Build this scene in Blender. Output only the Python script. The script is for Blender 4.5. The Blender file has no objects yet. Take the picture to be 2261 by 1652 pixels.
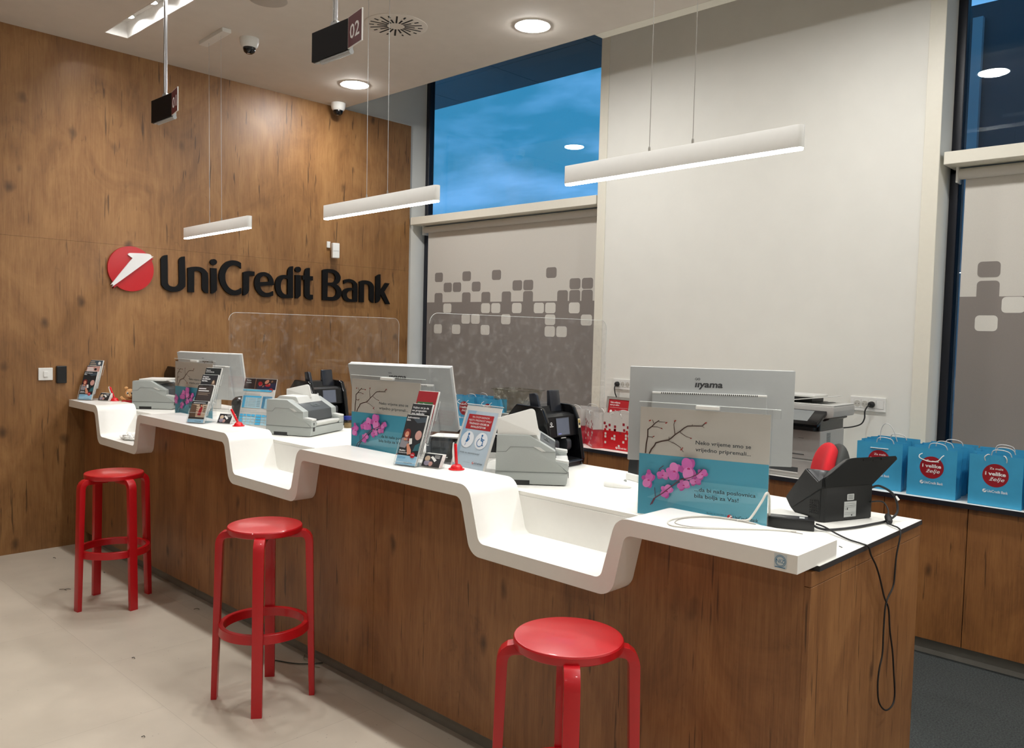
import bpy, bmesh, math, random
from mathutils import Vector, Matrix
random.seed(7)
PI = math.pi
C = bpy.context.scene.collection
SC = bpy.context.scene

# ------------------------------------------------------------------ camera
FPX = 1807.49
RM = ((0.72216777, 0.69127784, 0.02467091), (0.05344429, -0.02020191, -0.99836646), (-0.68965021, 0.7223066, -0.05153402))
cd = bpy.data.cameras.new('camera'); cam = bpy.data.objects.new('camera', cd); C.objects.link(cam)
cd.sensor_fit = 'HORIZONTAL'; cd.sensor_width = 36.0; cd.lens = 36.0 * FPX / 2261.0
cd.clip_start = 0.05; cd.clip_end = 200
rt, dn, fw = Vector(RM[0]), Vector(RM[1]), Vector(RM[2])
m = Matrix((rt, -dn, -fw)).transposed().to_4x4(); m.translation = Vector((0, 0, 1.58))
cam.matrix_world = m
SC.camera = cam

# ------------------------------------------------------------------ world: blue dusk sky with soft cloud
w = bpy.data.worlds.new('world'); SC.world = w; w.use_nodes = True
nt = w.node_tree; N = nt.nodes; LK = nt.links; N.clear()
tc = N.new('ShaderNodeTexCoord'); mp = N.new('ShaderNodeMapping'); mp.inputs['Scale'].default_value = (1.2, 1.2, 4.2)
ns = N.new('ShaderNodeTexNoise'); ns.inputs['Scale'].default_value = 3.4; ns.inputs['Detail'].default_value = 5; ns.inputs['Roughness'].default_value = .55; ns.inputs['Distortion'].default_value = .4
cr = N.new('ShaderNodeValToRGB')
cr.color_ramp.elements[0].position = .40; cr.color_ramp.elements[0].color = (.040, .250, .470, 1)
cr.color_ramp.elements[1].position = .62; cr.color_ramp.elements[1].color = (.170, .450, .860, 1)
bg = N.new('ShaderNodeBackground'); bg.inputs['Strength'].default_value = 0.95
wo = N.new('ShaderNodeOutputWorld')
LK.new(tc.outputs['Generated'], mp.inputs['Vector']); LK.new(mp.outputs[0], ns.inputs['Vector']); LK.new(ns.outputs[0], cr.inputs[0])
LK.new(cr.outputs[0], bg.inputs[0]); LK.new(bg.outputs[0], wo.inputs[0])

# ------------------------------------------------------------------ view
SC.view_settings.view_transform = 'Standard'; SC.view_settings.look = 'None'
SC.view_settings.exposure = 0.45; SC.view_settings.gamma = 1.0; SC.view_settings.use_curve_mapping = False
SC.cycles.use_denoising = True
SC.cycles.max_bounces = 12; SC.cycles.diffuse_bounces = 5; SC.cycles.glossy_bounces = 4; SC.cycles.transparent_max_bounces = 24
SC.cycles.sample_clamp_indirect = 6.0
SC.cycles.caustics_reflective = False; SC.cycles.caustics_refractive = False
DOWN_E, LOBBY_E, PEND_E, SPOT_E = 190.0, 60.0, 22.0, 26.0          # lamp strengths, used by the lamp builders below
WARM = (1.0, .99, .97)

# ------------------------------------------------------------------ materials
def lin(c):
    def f(v):
        v /= 255.0
        return v / 12.92 if v <= .04045 else ((v + .055) / 1.055) ** 2.4
    return tuple(f(v) for v in c)
MC = {}
def mat(name, rgb, rough=.5, metal=0.0, noise=.03, nscale=40.0, bump=0.0, emit=0.0, coat=0.0, spec=.5):
    if name in MC: return MC[name]
    m = bpy.data.materials.new(name); m.use_nodes = True; nt = m.node_tree; b = nt.nodes['Principled BSDF']
    c = lin(rgb)
    b.inputs['Roughness'].default_value = rough; b.inputs['Metallic'].default_value = metal
    b.inputs['Specular IOR Level'].default_value = spec; b.inputs['Coat Weight'].default_value = coat
    tcn = nt.nodes.new('ShaderNodeTexCoord'); n = nt.nodes.new('ShaderNodeTexNoise'); n.inputs['Scale'].default_value = nscale
    n.inputs['Detail'].default_value = 3
    r = nt.nodes.new('ShaderNodeValToRGB')
    r.color_ramp.elements[0].position = .3; r.color_ramp.elements[1].position = .7
    r.color_ramp.elements[0].color = tuple(v * (1 - noise) for v in c) + (1,)
    r.color_ramp.elements[1].color = tuple(min(1, v * (1 + noise)) for v in c) + (1,)
    nt.links.new(tcn.outputs['Object'], n.inputs['Vector']); nt.links.new(n.outputs[0], r.inputs[0]); nt.links.new(r.outputs[0], b.inputs['Base Color'])
    if bump:
        bp = nt.nodes.new('ShaderNodeBump'); bp.inputs['Strength'].default_value = bump; bp.inputs['Distance'].default_value = .004
        nt.links.new(n.outputs[0], bp.inputs['Height']); nt.links.new(bp.outputs[0], b.inputs['Normal'])
    if emit:
        b.inputs['Emission Color'].default_value = c + (1,); b.inputs['Emission Strength'].default_value = emit
    MC[name] = m; return m
def lamp_mat(name, strength, col=WARM):
    m = bpy.data.materials.new(name); m.use_nodes = True; nt = m.node_tree; nt.nodes.clear()
    e = nt.nodes.new('ShaderNodeEmission'); e.inputs[0].default_value = col + (1,); e.inputs[1].default_value = strength
    o = nt.nodes.new('ShaderNodeOutputMaterial'); nt.links.new(e.outputs[0], o.inputs[0]); return m
def clear(name, tint=(1, 1, 1), ior=1.49, gloss_r=.02, haze=0.0, haze_scale=3.0, haze_col=(.75, .75, .74)):
    m = bpy.data.materials.new(name); m.use_nodes = True; nt = m.node_tree; nt.nodes.clear(); nn = nt.nodes.new
    t = nn('ShaderNodeBsdfTransparent'); t.inputs[0].default_value = tint + (1,)
    g = nn('ShaderNodeBsdfGlossy'); g.inputs['Roughness'].default_value = gloss_r
    fr = nn('ShaderNodeFresnel'); ge = nn('ShaderNodeNewGeometry'); mi = nn('ShaderNodeMapRange')
    mi.inputs['To Min'].default_value = ior; mi.inputs['To Max'].default_value = 1 / ior      # the same reflectance on the way in and out of the sheet
    nt.links.new(ge.outputs['Backfacing'], mi.inputs['Value']); nt.links.new(mi.outputs[0], fr.inputs[0])
    mx = nn('ShaderNodeMixShader'); o = nn('ShaderNodeOutputMaterial')
    nt.links.new(fr.outputs[0], mx.inputs[0]); nt.links.new(t.outputs[0], mx.inputs[1]); nt.links.new(g.outputs[0], mx.inputs[2])
    out = mx.outputs[0]
    if haze:
        tcn = nn('ShaderNodeTexCoord'); n1 = nn('ShaderNodeTexNoise'); n1.inputs['Scale'].default_value = haze_scale; n1.inputs['Detail'].default_value = 9; n1.inputs['Roughness'].default_value = .82; n1.inputs['Distortion'].default_value = .1
        r = nn('ShaderNodeMapRange'); r.inputs['From Min'].default_value = .5; r.inputs['From Max'].default_value = .75; r.inputs['To Max'].default_value = haze; r.clamp = True
        d = nn('ShaderNodeBsdfDiffuse'); d.inputs[0].default_value = haze_col + (1,)
        m2 = nn('ShaderNodeMixShader')
        nt.links.new(tcn.outputs['Object'], n1.inputs['Vector']); nt.links.new(n1.outputs[0], r.inputs['Value']); nt.links.new(r.outputs[0], m2.inputs[0])
        nt.links.new(out, m2.inputs[1]); nt.links.new(d.outputs[0], m2.inputs[2]); out = m2.outputs[0]
    nt.links.new(out, o.inputs[0]); return m
def wood(name, dark, mid, light, rough=.42, seed=0.0, gscale=1.0):
    m = bpy.data.materials.new(name); m.use_nodes = True; nt = m.node_tree; nn = nt.nodes.new; b = nt.nodes['Principled BSDF']; L = nt.links.new
    tcn = nn('ShaderNodeTexCoord')
    def mapped(s, off=0):
        q = nn('ShaderNodeMapping'); q.inputs['Scale'].default_value = s; q.inputs['Location'].default_value = (seed + off, seed * .7 + off, seed * .3)
        L(tcn.outputs['Object'], q.inputs['Vector']); return q.outputs[0]
    def noise(v, sc, det=4, dist=0, rg=.5):
        n = nn('ShaderNodeTexNoise'); n.inputs['Scale'].default_value = sc; n.inputs['Detail'].default_value = det; n.inputs['Distortion'].default_value = dist; n.inputs['Roughness'].default_value = rg
        L(v, n.inputs['Vector']); return n.outputs[0]
    def math_(op, a, bb):
        q = nn('ShaderNodeMath'); q.operation = op
        for i, x in enumerate((a, bb)):
            if isinstance(x, (int, float)): q.inputs[i].default_value = x
            else: L(x, q.inputs[i])
        return q.outputs[0]
    big = noise(mapped((gscale * 3.6, gscale * 3.6, 1.7)), 1.0, 6, .9, .62)
    streak = noise(mapped((gscale * 17, gscale * 17, 1.6), 3), 1.0, 5, 1.2, .6)
    fine = noise(mapped((gscale * 190, gscale * 190, 6), 5), 1.0, 3, 0, .7)
    s = math_('ADD', math_('MULTIPLY', big, .52), math_('ADD', math_('MULTIPLY', streak, .24), math_('MULTIPLY', fine, .28)))
    r = nn('ShaderNodeValToRGB'); e = r.color_ramp.elements
    e[0].position = .28; e[0].color = lin(dark) + (1,); e[1].position = .72; e[1].color = lin(light) + (1,)
    x = e.new(.49); x.color = lin(mid) + (1,); L(s, r.inputs[0])
    # knots
    vo = nn('ShaderNodeTexVoronoi'); vo.inputs['Scale'].default_value = 1.0; vo.inputs['Randomness'].default_value = 1.0
    wv = nn('ShaderNodeVectorMath'); wv.operation = 'ADD'
    wn = nn('ShaderNodeTexNoise'); wn.inputs['Scale'].default_value = 9; L(tcn.outputs['Object'], wn.inputs['Vector'])
    sc2 = nn('ShaderNodeVectorMath'); sc2.operation = 'SCALE'; sc2.inputs['Scale'].default_value = .22; L(wn.outputs['Color'], sc2.inputs[0])
    L(mapped((gscale * 5.2, gscale * 5.2, 3.0), 9), wv.inputs[0]); L(sc2.outputs[0], wv.inputs[1]); L(wv.outputs[0], vo.inputs['Vector'])
    kn = nn('ShaderNodeMapRange'); kn.inputs['From Min'].default_value = .03; kn.inputs['From Max'].default_value = .15; kn.inputs['To Min'].default_value = .75; kn.inputs['To Max'].default_value = 0; L(vo.outputs['Distance'], kn.inputs['Value'])
    # thin vertical cracks, fine dark flecks along the grain
    ck = noise(mapped((gscale * 60, gscale * 60, 3.6), 21), 1.0, 2, .4)
    ckr = nn('ShaderNodeMapRange'); ckr.inputs['From Min'].default_value = .665; ckr.inputs['From Max'].default_value = .72; ckr.inputs['To Max'].default_value = .7; L(ck, ckr.inputs['Value'])
    fk = noise(mapped((gscale * 15, gscale * 15, 6.0), 33), 1.0, 6, 1.6, .75)
    fkr = nn('ShaderNodeMapRange'); fkr.inputs['From Min'].default_value = .60; fkr.inputs['From Max'].default_value = .78; fkr.inputs['To Max'].default_value = .5; L(fk, fkr.inputs['Value'])
    mxv = math_('MAXIMUM', kn.outputs[0], math_('MAXIMUM', ckr.outputs[0], fkr.outputs[0]))
    mix = nn('ShaderNodeMix'); mix.data_type = 'RGBA'; L(mxv, mix.inputs[0]); L(r.outputs[0], mix.inputs[6])
    mix.inputs[7].default_value = tuple(v * .35 for v in lin(dark)) + (1,)
    L(mix.outputs[2], b.inputs['Base Color']); b.inputs['Roughness'].default_value = rough
    bp = nn('ShaderNodeBump'); bp.inputs['Strength'].default_value = .12; bp.inputs['Distance'].default_value = .002; L(s, bp.inputs['Height']); L(bp.outputs[0], b.inputs['Normal'])
    MC[name] = m; return m

# ------------------------------------------------------------------ mesh builder
def sm(pts, sub=4):
    """closed outline: points (x, y, corner flag); smooth between corners"""
    n = len(pts); out = []
    for i in range(n):
        p0, p1, p2, p3 = pts[i - 1], pts[i], pts[(i + 1) % n], pts[(i + 2) % n]
        if p1[2] and p2[2]:
            out.append((p1[0], p1[1])); continue
        a = p1 if p1[2] else p0; d = p2 if p2[2] else p3
        for k in range(sub):
            t = k / sub; r = []
            for j in (0, 1):
                A, B, D, E_ = a[j], p1[j], p2[j], d[j]
                r.append(.5 * ((2 * B) + (-A + D) * t + (2 * A - 5 * B + 4 * D - E_) * t * t + (-A + 3 * B - 3 * D + E_) * t ** 3))
            out.append(tuple(r))
    return out
def rpoly(pts, seg=6):
    """polygon with rounded corners: (x, y, radius)"""
    out = []; n = len(pts)
    for i in range(n):
        p = Vector(pts[i][:2]); r = pts[i][2] if len(pts[i]) > 2 else 0
        if r <= 0: out.append(tuple(p)); continue
        a = (Vector(pts[i - 1][:2]) - p); b = (Vector(pts[(i + 1) % n][:2]) - p)
        la, lb = a.length, b.length; a.normalize(); b.normalize()
        ang = a.angle(b); t = min(r / math.tan(ang / 2), la * .49, lb * .49); rr = t * math.tan(ang / 2)
        c = p + (a + b).normalized() * (rr / math.sin(ang / 2))
        s0 = p + a * t - c; s1 = p + b * t - c
        a0 = math.atan2(s0.y, s0.x); a1 = math.atan2(s1.y, s1.x); d = (a1 - a0 + PI) % (2 * PI) - PI
        for k in range(seg + 1):
            q = a0 + d * k / seg; out.append((c.x + rr * math.cos(q), c.y + rr * math.sin(q)))
    return out
def ell2(cx, cy, rx, ry=None, n=20, rot=0):
    ry = rx if ry is None else ry
    return [(cx + rx * math.cos(2 * PI * k / n) * math.cos(rot) - ry * math.sin(2 * PI * k / n) * math.sin(rot),
             cy + rx * math.cos(2 * PI * k / n) * math.sin(rot) + ry * math.sin(2 * PI * k / n) * math.cos(rot)) for k in range(n)]
TX = {}
def text_mesh(s, bold=0.0, shear=0.0):
    k = (s, bold, shear)
    if k in TX: return TX[k]
    cu = bpy.data.curves.new('lettering', 'FONT'); cu.body = s; cu.size = 1.0; cu.resolution_u = 2; cu.fill_mode = 'BOTH'; cu.offset = bold; cu.shear = shear
    ob = bpy.data.objects.new('lettering', cu); me = bpy.data.meshes.new_from_object(ob)
    vs = [(v.co.x, v.co.y) for v in me.vertices]; fs = [tuple(p.vertices) for p in me.polygons]
    bpy.data.objects.remove(ob); bpy.data.curves.remove(cu); bpy.data.meshes.remove(me)
    x0 = min([v[0] for v in vs] or [0]); x1 = max([v[0] for v in vs] or [1])
    TX[k] = (vs, fs, x0, x1); return TX[k]
def shape_mesh(loops):
    """filled outline with holes, as 2D verts and faces"""
    cu = bpy.data.curves.new('outline', 'CURVE'); cu.dimensions = '2D'; cu.fill_mode = 'BOTH'
    for lp in loops:
        sp = cu.splines.new('POLY'); sp.points.add(len(lp) - 1); sp.use_cyclic_u = True
        for i, p in enumerate(lp): sp.points[i].co = (p[0], p[1], 0, 1)
    ob = bpy.data.objects.new('outline', cu); me = bpy.data.meshes.new_from_object(ob)
    vs = [(v.co.x, v.co.y) for v in me.vertices]; fs = [tuple(p.vertices) for p in me.polygons]
    bpy.data.objects.remove(ob); bpy.data.curves.remove(cu); bpy.data.meshes.remove(me)
    return vs, fs
class MB:
    def __init__(s): s.v = []; s.f = []; s.fm = []; s.mats = []; s.cur = 0; s.T = Matrix.Identity(4); s.lay = 0
    def mat(s, m):
        if m not in s.mats: s.mats.append(m)
        s.cur = s.mats.index(m); return s
    def tf(s, T=None): s.T = T if T is not None else Matrix.Identity(4); return s
    def raw(s, vs, fs):
        o = len(s.v); s.v += [s.T @ Vector(v) for v in vs]
        for f in fs: s.f.append([o + i for i in f]); s.fm.append(s.cur)
        return s
    def bmadd(s, bm):
        bm.verts.index_update(); s.raw([v.co.copy() for v in bm.verts], [[v.index for v in f.verts] for f in bm.faces]); bm.free(); return s
    def box(s, x0, x1, y0, y1, z0, z1, bev=0, seg=2):
        bm = bmesh.new()
        vs = [bm.verts.new(p) for p in ((x0, y0, z0), (x1, y0, z0), (x1, y1, z0), (x0, y1, z0), (x0, y0, z1), (x1, y0, z1), (x1, y1, z1), (x0, y1, z1))]
        for f in ((0, 3, 2, 1), (4, 5, 6, 7), (0, 1, 5, 4), (1, 2, 6, 5), (2, 3, 7, 6), (3, 0, 4, 7)): bm.faces.new([vs[i] for i in f])
        if bev: bmesh.ops.bevel(bm, geom=list(bm.edges), offset=bev, segments=seg, profile=.6, affect='EDGES')
        return s.bmadd(bm)
    def prism(s, pts, a, b, ax='y', bev=0):
        """outline in the plane normal to ax, pushed from a to b.  ax y: (x,z)  ax x: (y,z)  ax z: (x,y)"""
        def P(p, d): return {'y': (p[0], d, p[1]), 'x': (d, p[0], p[1]), 'z': (p[0], p[1], d)}[ax]
        n = len(pts); bm = bmesh.new()
        A = [bm.verts.new(P(p, a)) for p in pts]; B = [bm.verts.new(P(p, b)) for p in pts]
        f0 = bm.faces.new(A); f1 = bm.faces.new(B[::-1])
        for i in range(n): bm.faces.new((A[i], B[i], B[(i + 1) % n], A[(i + 1) % n]))
        bmesh.ops.recalc_face_normals(bm, faces=bm.faces)
        if bev: bmesh.ops.bevel(bm, geom=list(set(f0.edges) | set(f1.edges)), offset=bev, segments=2, profile=.6, affect='EDGES')
        return s.bmadd(bm)
    def lathe(s, prof, cx=0, cy=0, n=32, ax='z'):
        vs = []; fs = []
        for r, z in prof:
            for k in range(n):
                a = 2 * PI * k / n; x, y = r * math.cos(a), r * math.sin(a)
                vs.append((cx + x, cy + y, z) if ax == 'z' else ((z, cx + x, cy + y) if ax == 'x' else (cx + x, z, cy + y)))
        for i in range(len(prof) - 1):
            for k in range(n):
                q = [i * n + k, i * n + (k + 1) % n, (i + 1) * n + (k + 1) % n, (i + 1) * n + k]
                fs.append(q if ax != 'y' else q[::-1])
        bm = bmesh.new(); V = [bm.verts.new(v) for v in vs]
        for f in fs:
            try: bm.faces.new([V[i] for i in f])
            except Exception: pass
        bmesh.ops.remove_doubles(bm, verts=bm.verts, dist=1e-6); bmesh.ops.recalc_face_normals(bm, faces=bm.faces)
        return s.bmadd(bm)
    def tube(s, pts, r, n=8, smooth=True):
        P = [Vector(p) for p in pts]
        if smooth and len(P) > 2:
            Q = []
            for i in range(len(P) - 1):
                p0 = P[max(i - 1, 0)]; p1 = P[i]; p2 = P[i + 1]; p3 = P[min(i + 2, len(P) - 1)]
                for k in range(6):
                    t = k / 6; Q.append(.5 * ((2 * p1) + (-p0 + p2) * t + (2 * p0 - 5 * p1 + 4 * p2 - p3) * t * t + (-p0 + 3 * p1 - 3 * p2 + p3) * t ** 3))
            Q.append(P[-1]); P = Q
        vs = []; fs = []; up = Vector((0, 0, 1)); prev = None
        for i, p in enumerate(P):
            d = (P[min(i + 1, len(P) - 1)] - P[max(i - 1, 0)]).normalized()
            if prev is None:
                a = d.cross(up) if abs(d.z) < .95 else d.cross(Vector((1, 0, 0)))
            else: a = prev - d * prev.dot(d)
            a.normalize(); prev = a; b = d.cross(a)
            for k in range(n):
                t = 2 * PI * k / n; vs.append(p + (a * math.cos(t) + b * math.sin(t)) * r)
        m_ = len(P)
        for i in range(m_ - 1):
            for k in range(n): fs.append([i * n + k, i * n + (k + 1) % n, (i + 1) * n + (k + 1) % n, (i + 1) * n + k])
        fs.append(list(range(n))[::-1]); fs.append([(m_ - 1) * n + k for k in range(n)])
        return s.raw(vs, fs)
    def ball(s, c, r, n=16, rot=None):
        rx, ry, rz = (r, r, r) if isinstance(r, (int, float)) else r
        bm = bmesh.new(); bmesh.ops.create_uvsphere(bm, u_segments=n, v_segments=max(6, n // 2), radius=1.0)
        M_ = Matrix.Translation(c) @ (rot or Matrix.Identity(4)) @ Matrix.Diagonal((rx, ry, rz, 1)); bmesh.ops.transform(bm, matrix=M_, verts=bm.verts)
        return s.bmadd(bm)
    # ---- flat print: x right, y up in a frame; each layer lies .25 mm in front of the last
    def frame(s, o, u, v):
        s.O = Vector(o); s.U = Vector(u).normalized(); s.V = Vector(v).normalized(); s.Nn = s.U.cross(s.V); s.lay = 0; return s
    def _p(s, p): return s.O + s.U * p[0] + s.V * p[1] + s.Nn * (s.lay * .00025)
    def poly(s, m, pts, up=True):
        s.mat(m)
        if up: s.lay += 1
        a = sum(pts[i - 1][0] * pts[i][1] - pts[i][0] * pts[i - 1][1] for i in range(len(pts)))
        if a < 0: pts = pts[::-1]
        return s.raw([s._p(p) for p in pts], [list(range(len(pts)))])
    def rect(s, m, x, y, w_, h_, up=True): return s.poly(m, [(x, y), (x + w_, y), (x + w_, y + h_), (x, y + h_)], up)
    def disc(s, m, x, y, r, ry=None, n=24, up=True, rot=0): return s.poly(m, ell2(x, y, r, ry, n, rot), up)
    def line(s, m, pts, w0, w1=None, up=True):
        s.mat(m); w1 = w0 if w1 is None else w1
        if up: s.lay += 1
        n = len(pts)
        for i in range(n - 1):
            a, b = Vector(pts[i][:2]), Vector(pts[i + 1][:2]); d = (b - a)
            if d.length < 1e-7: continue
            nrm = Vector((-d.y, d.x)).normalized(); ra = (w0 + (w1 - w0) * i / (n - 1)) / 2; rb = (w0 + (w1 - w0) * (i + 1) / (n - 1)) / 2
            e = d.normalized() * ra * .5
            s.raw([s._p(a - nrm * ra - e), s._p(b - nrm * rb + e), s._p(b + nrm * rb + e), s._p(a + nrm * ra - e)], [[0, 1, 2, 3]])
        return s
    def text(s, m, t, x, y, size=None, width=None, align='l', bold=0.0, shear=0.0, up=True):
        vs, fs, x0, x1 = text_mesh(t, bold, shear)
        if size is None: size = width / (x1 - x0)
        sx = width / (x1 - x0) if width else size
        wd = (x1 - x0) * sx; ox = x - (0 if align == 'l' else wd / 2 if align == 'c' else wd) - x0 * sx
        s.mat(m)
        if up: s.lay += 1
        return s.raw([s._p((ox + v[0] * sx, y + v[1] * size)) for v in vs], fs)
    def shape(s, m, loops, up=True):
        vs, fs = shape_mesh(loops); s.mat(m)
        if up: s.lay += 1
        return s.raw([s._p(v) for v in vs], fs)
    def build(s, name, parent=None, smooth=False, loc=None, ang=.65):
        me = bpy.data.meshes.new(name); me.from_pydata([tuple(v) for v in s.v], [], s.f)
        for m_ in s.mats: me.materials.append(m_)
        me.polygons.foreach_set('material_index', s.fm); me.update()
        if smooth: me.shade_smooth(); me.set_sharp_from_angle(angle=ang)
        o = bpy.data.objects.new(name, me); C.objects.link(o)
        if parent: o.parent = parent
        if loc: o.location = loc
        return o
def rbox(x0, x1, y0, y1, z0, z1, m, bev=0): return MB().mat(m).box(x0, x1, y0, y1, z0, z1, bev)
def thing(name, label, cat, loc=(0, 0, 0), rz=0.0, group=None):
    o = bpy.data.objects.new(name, None); C.objects.link(o); o.empty_display_size = .05
    o.location = loc; o.rotation_euler = (0, 0, rz); o['label'] = label; o['category'] = cat
    if group: o['group'] = group
    return o
def tag(o, label, cat, group=None, kind=None):
    o['label'] = label; o['category'] = cat
    if group: o['group'] = group
    if kind: o['kind'] = kind
    return o
def struct(name, mb, label=None, cat=None, smooth=False, kind='structure'):
    o = mb.build(name, smooth=smooth); o['kind'] = kind
    if label: o['label'] = label
    if cat: o['category'] = cat
    return o
def dup(root, loc=None, rz=None, label=None, group=None):
    r = root.copy(); C.objects.link(r)
    if loc: r.location = loc
    if rz is not None: r.rotation_euler = (0, 0, rz)
    if label: r['label'] = label
    if group: r['group'] = group
    for ch in list(root.children):
        c = ch.copy(); C.objects.link(c); c.parent = r
        for g_ in list(ch.children):
            d = g_.copy(); C.objects.link(d); d.parent = c
    return r
R = math.radians
def trs(x=0, y=0, z=0, rx=0, ry=0, rz=0): return Matrix.Translation((x, y, z)) @ Matrix.Rotation(rz, 4, 'Z') @ Matrix.Rotation(ry, 4, 'Y') @ Matrix.Rotation(rx, 4, 'X')

# ------------------------------------------------------------------ palette
W_PAINT = mat('wall_paint', (226, 225, 218), .75, noise=.015, nscale=6, bump=.03)
W_CEIL = mat('ceiling_paint', (213, 205, 195), .85, noise=.02, nscale=8)
W_TRIM = mat('trim_lacquer', (226, 222, 208), .45, noise=.01)
W_SOLID = mat('solid_surface_white', (240, 239, 234), .28, noise=.008)
W_DESK = mat('laminate_white', (240, 239, 232), .35, noise=.008)
W_PLA = mat('plastic_white', (226, 226, 222), .38, noise=.01)
W_SIL = mat('plastic_silver', (168, 171, 171), .35, noise=.012)
G_PRN = mat('plastic_grey_shaded', (158, 163, 160), .5, noise=.02, nscale=200)  # same plastic as the pale grey, darkened to stand for shaded printer sides
G_PRN2 = mat('plastic_pale_grey', (196, 197, 193), .45, noise=.02, nscale=200)
G_DK = mat('plastic_dark_grey', (74, 78, 80), .4, noise=.02)
B_PLA = mat('plastic_black', (13, 14, 16), .35, noise=.03)
B_GLS = mat('plastic_gloss_black', (8, 8, 10), .2, noise=.02)
B_RUB = mat('rubber_black', (18, 18, 19), .6, noise=.03)
B_EDGE = mat('edge_band_anthracite', (42, 43, 46), .5, noise=.03)
B_FRAME = mat('window_frame_anthracite', (20, 22, 34), .4, noise=.03)
RED = mat('lacquer_red', (182, 8, 22), .36, noise=.02, coat=.25)
RED_P = mat('print_red', (176, 22, 34), .5, noise=.01)
RED_S = mat('plastic_red', (205, 14, 26), .2, noise=.01)
MAROON = mat('print_maroon', (92, 22, 34), .5, noise=.01)
ALU = mat('aluminium', (165, 165, 165), .35, metal=.9, noise=.02)
STEEL = mat('brushed_steel', (138, 134, 126), .42, metal=.35, noise=.05, nscale=15)
INK = mat('print_black', (24, 24, 28), .5, noise=.01)
PAPER = mat('paper_white', (236, 236, 232), .6, noise=.01)
WHT_I = mat('print_white', (240, 240, 240), .55, noise=.005)
BLUE_P = mat('print_cyan', (70, 172, 208), .5, noise=.01)
BLUE_B = mat('bag_blue', (58, 158, 202), .5, noise=.04, nscale=14)
ACRY = clear('acrylic', (.985, .985, .985), 1.45)
ACRY_E = mat('acrylic_edge', (214, 220, 218), .15, noise=.01)
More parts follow.
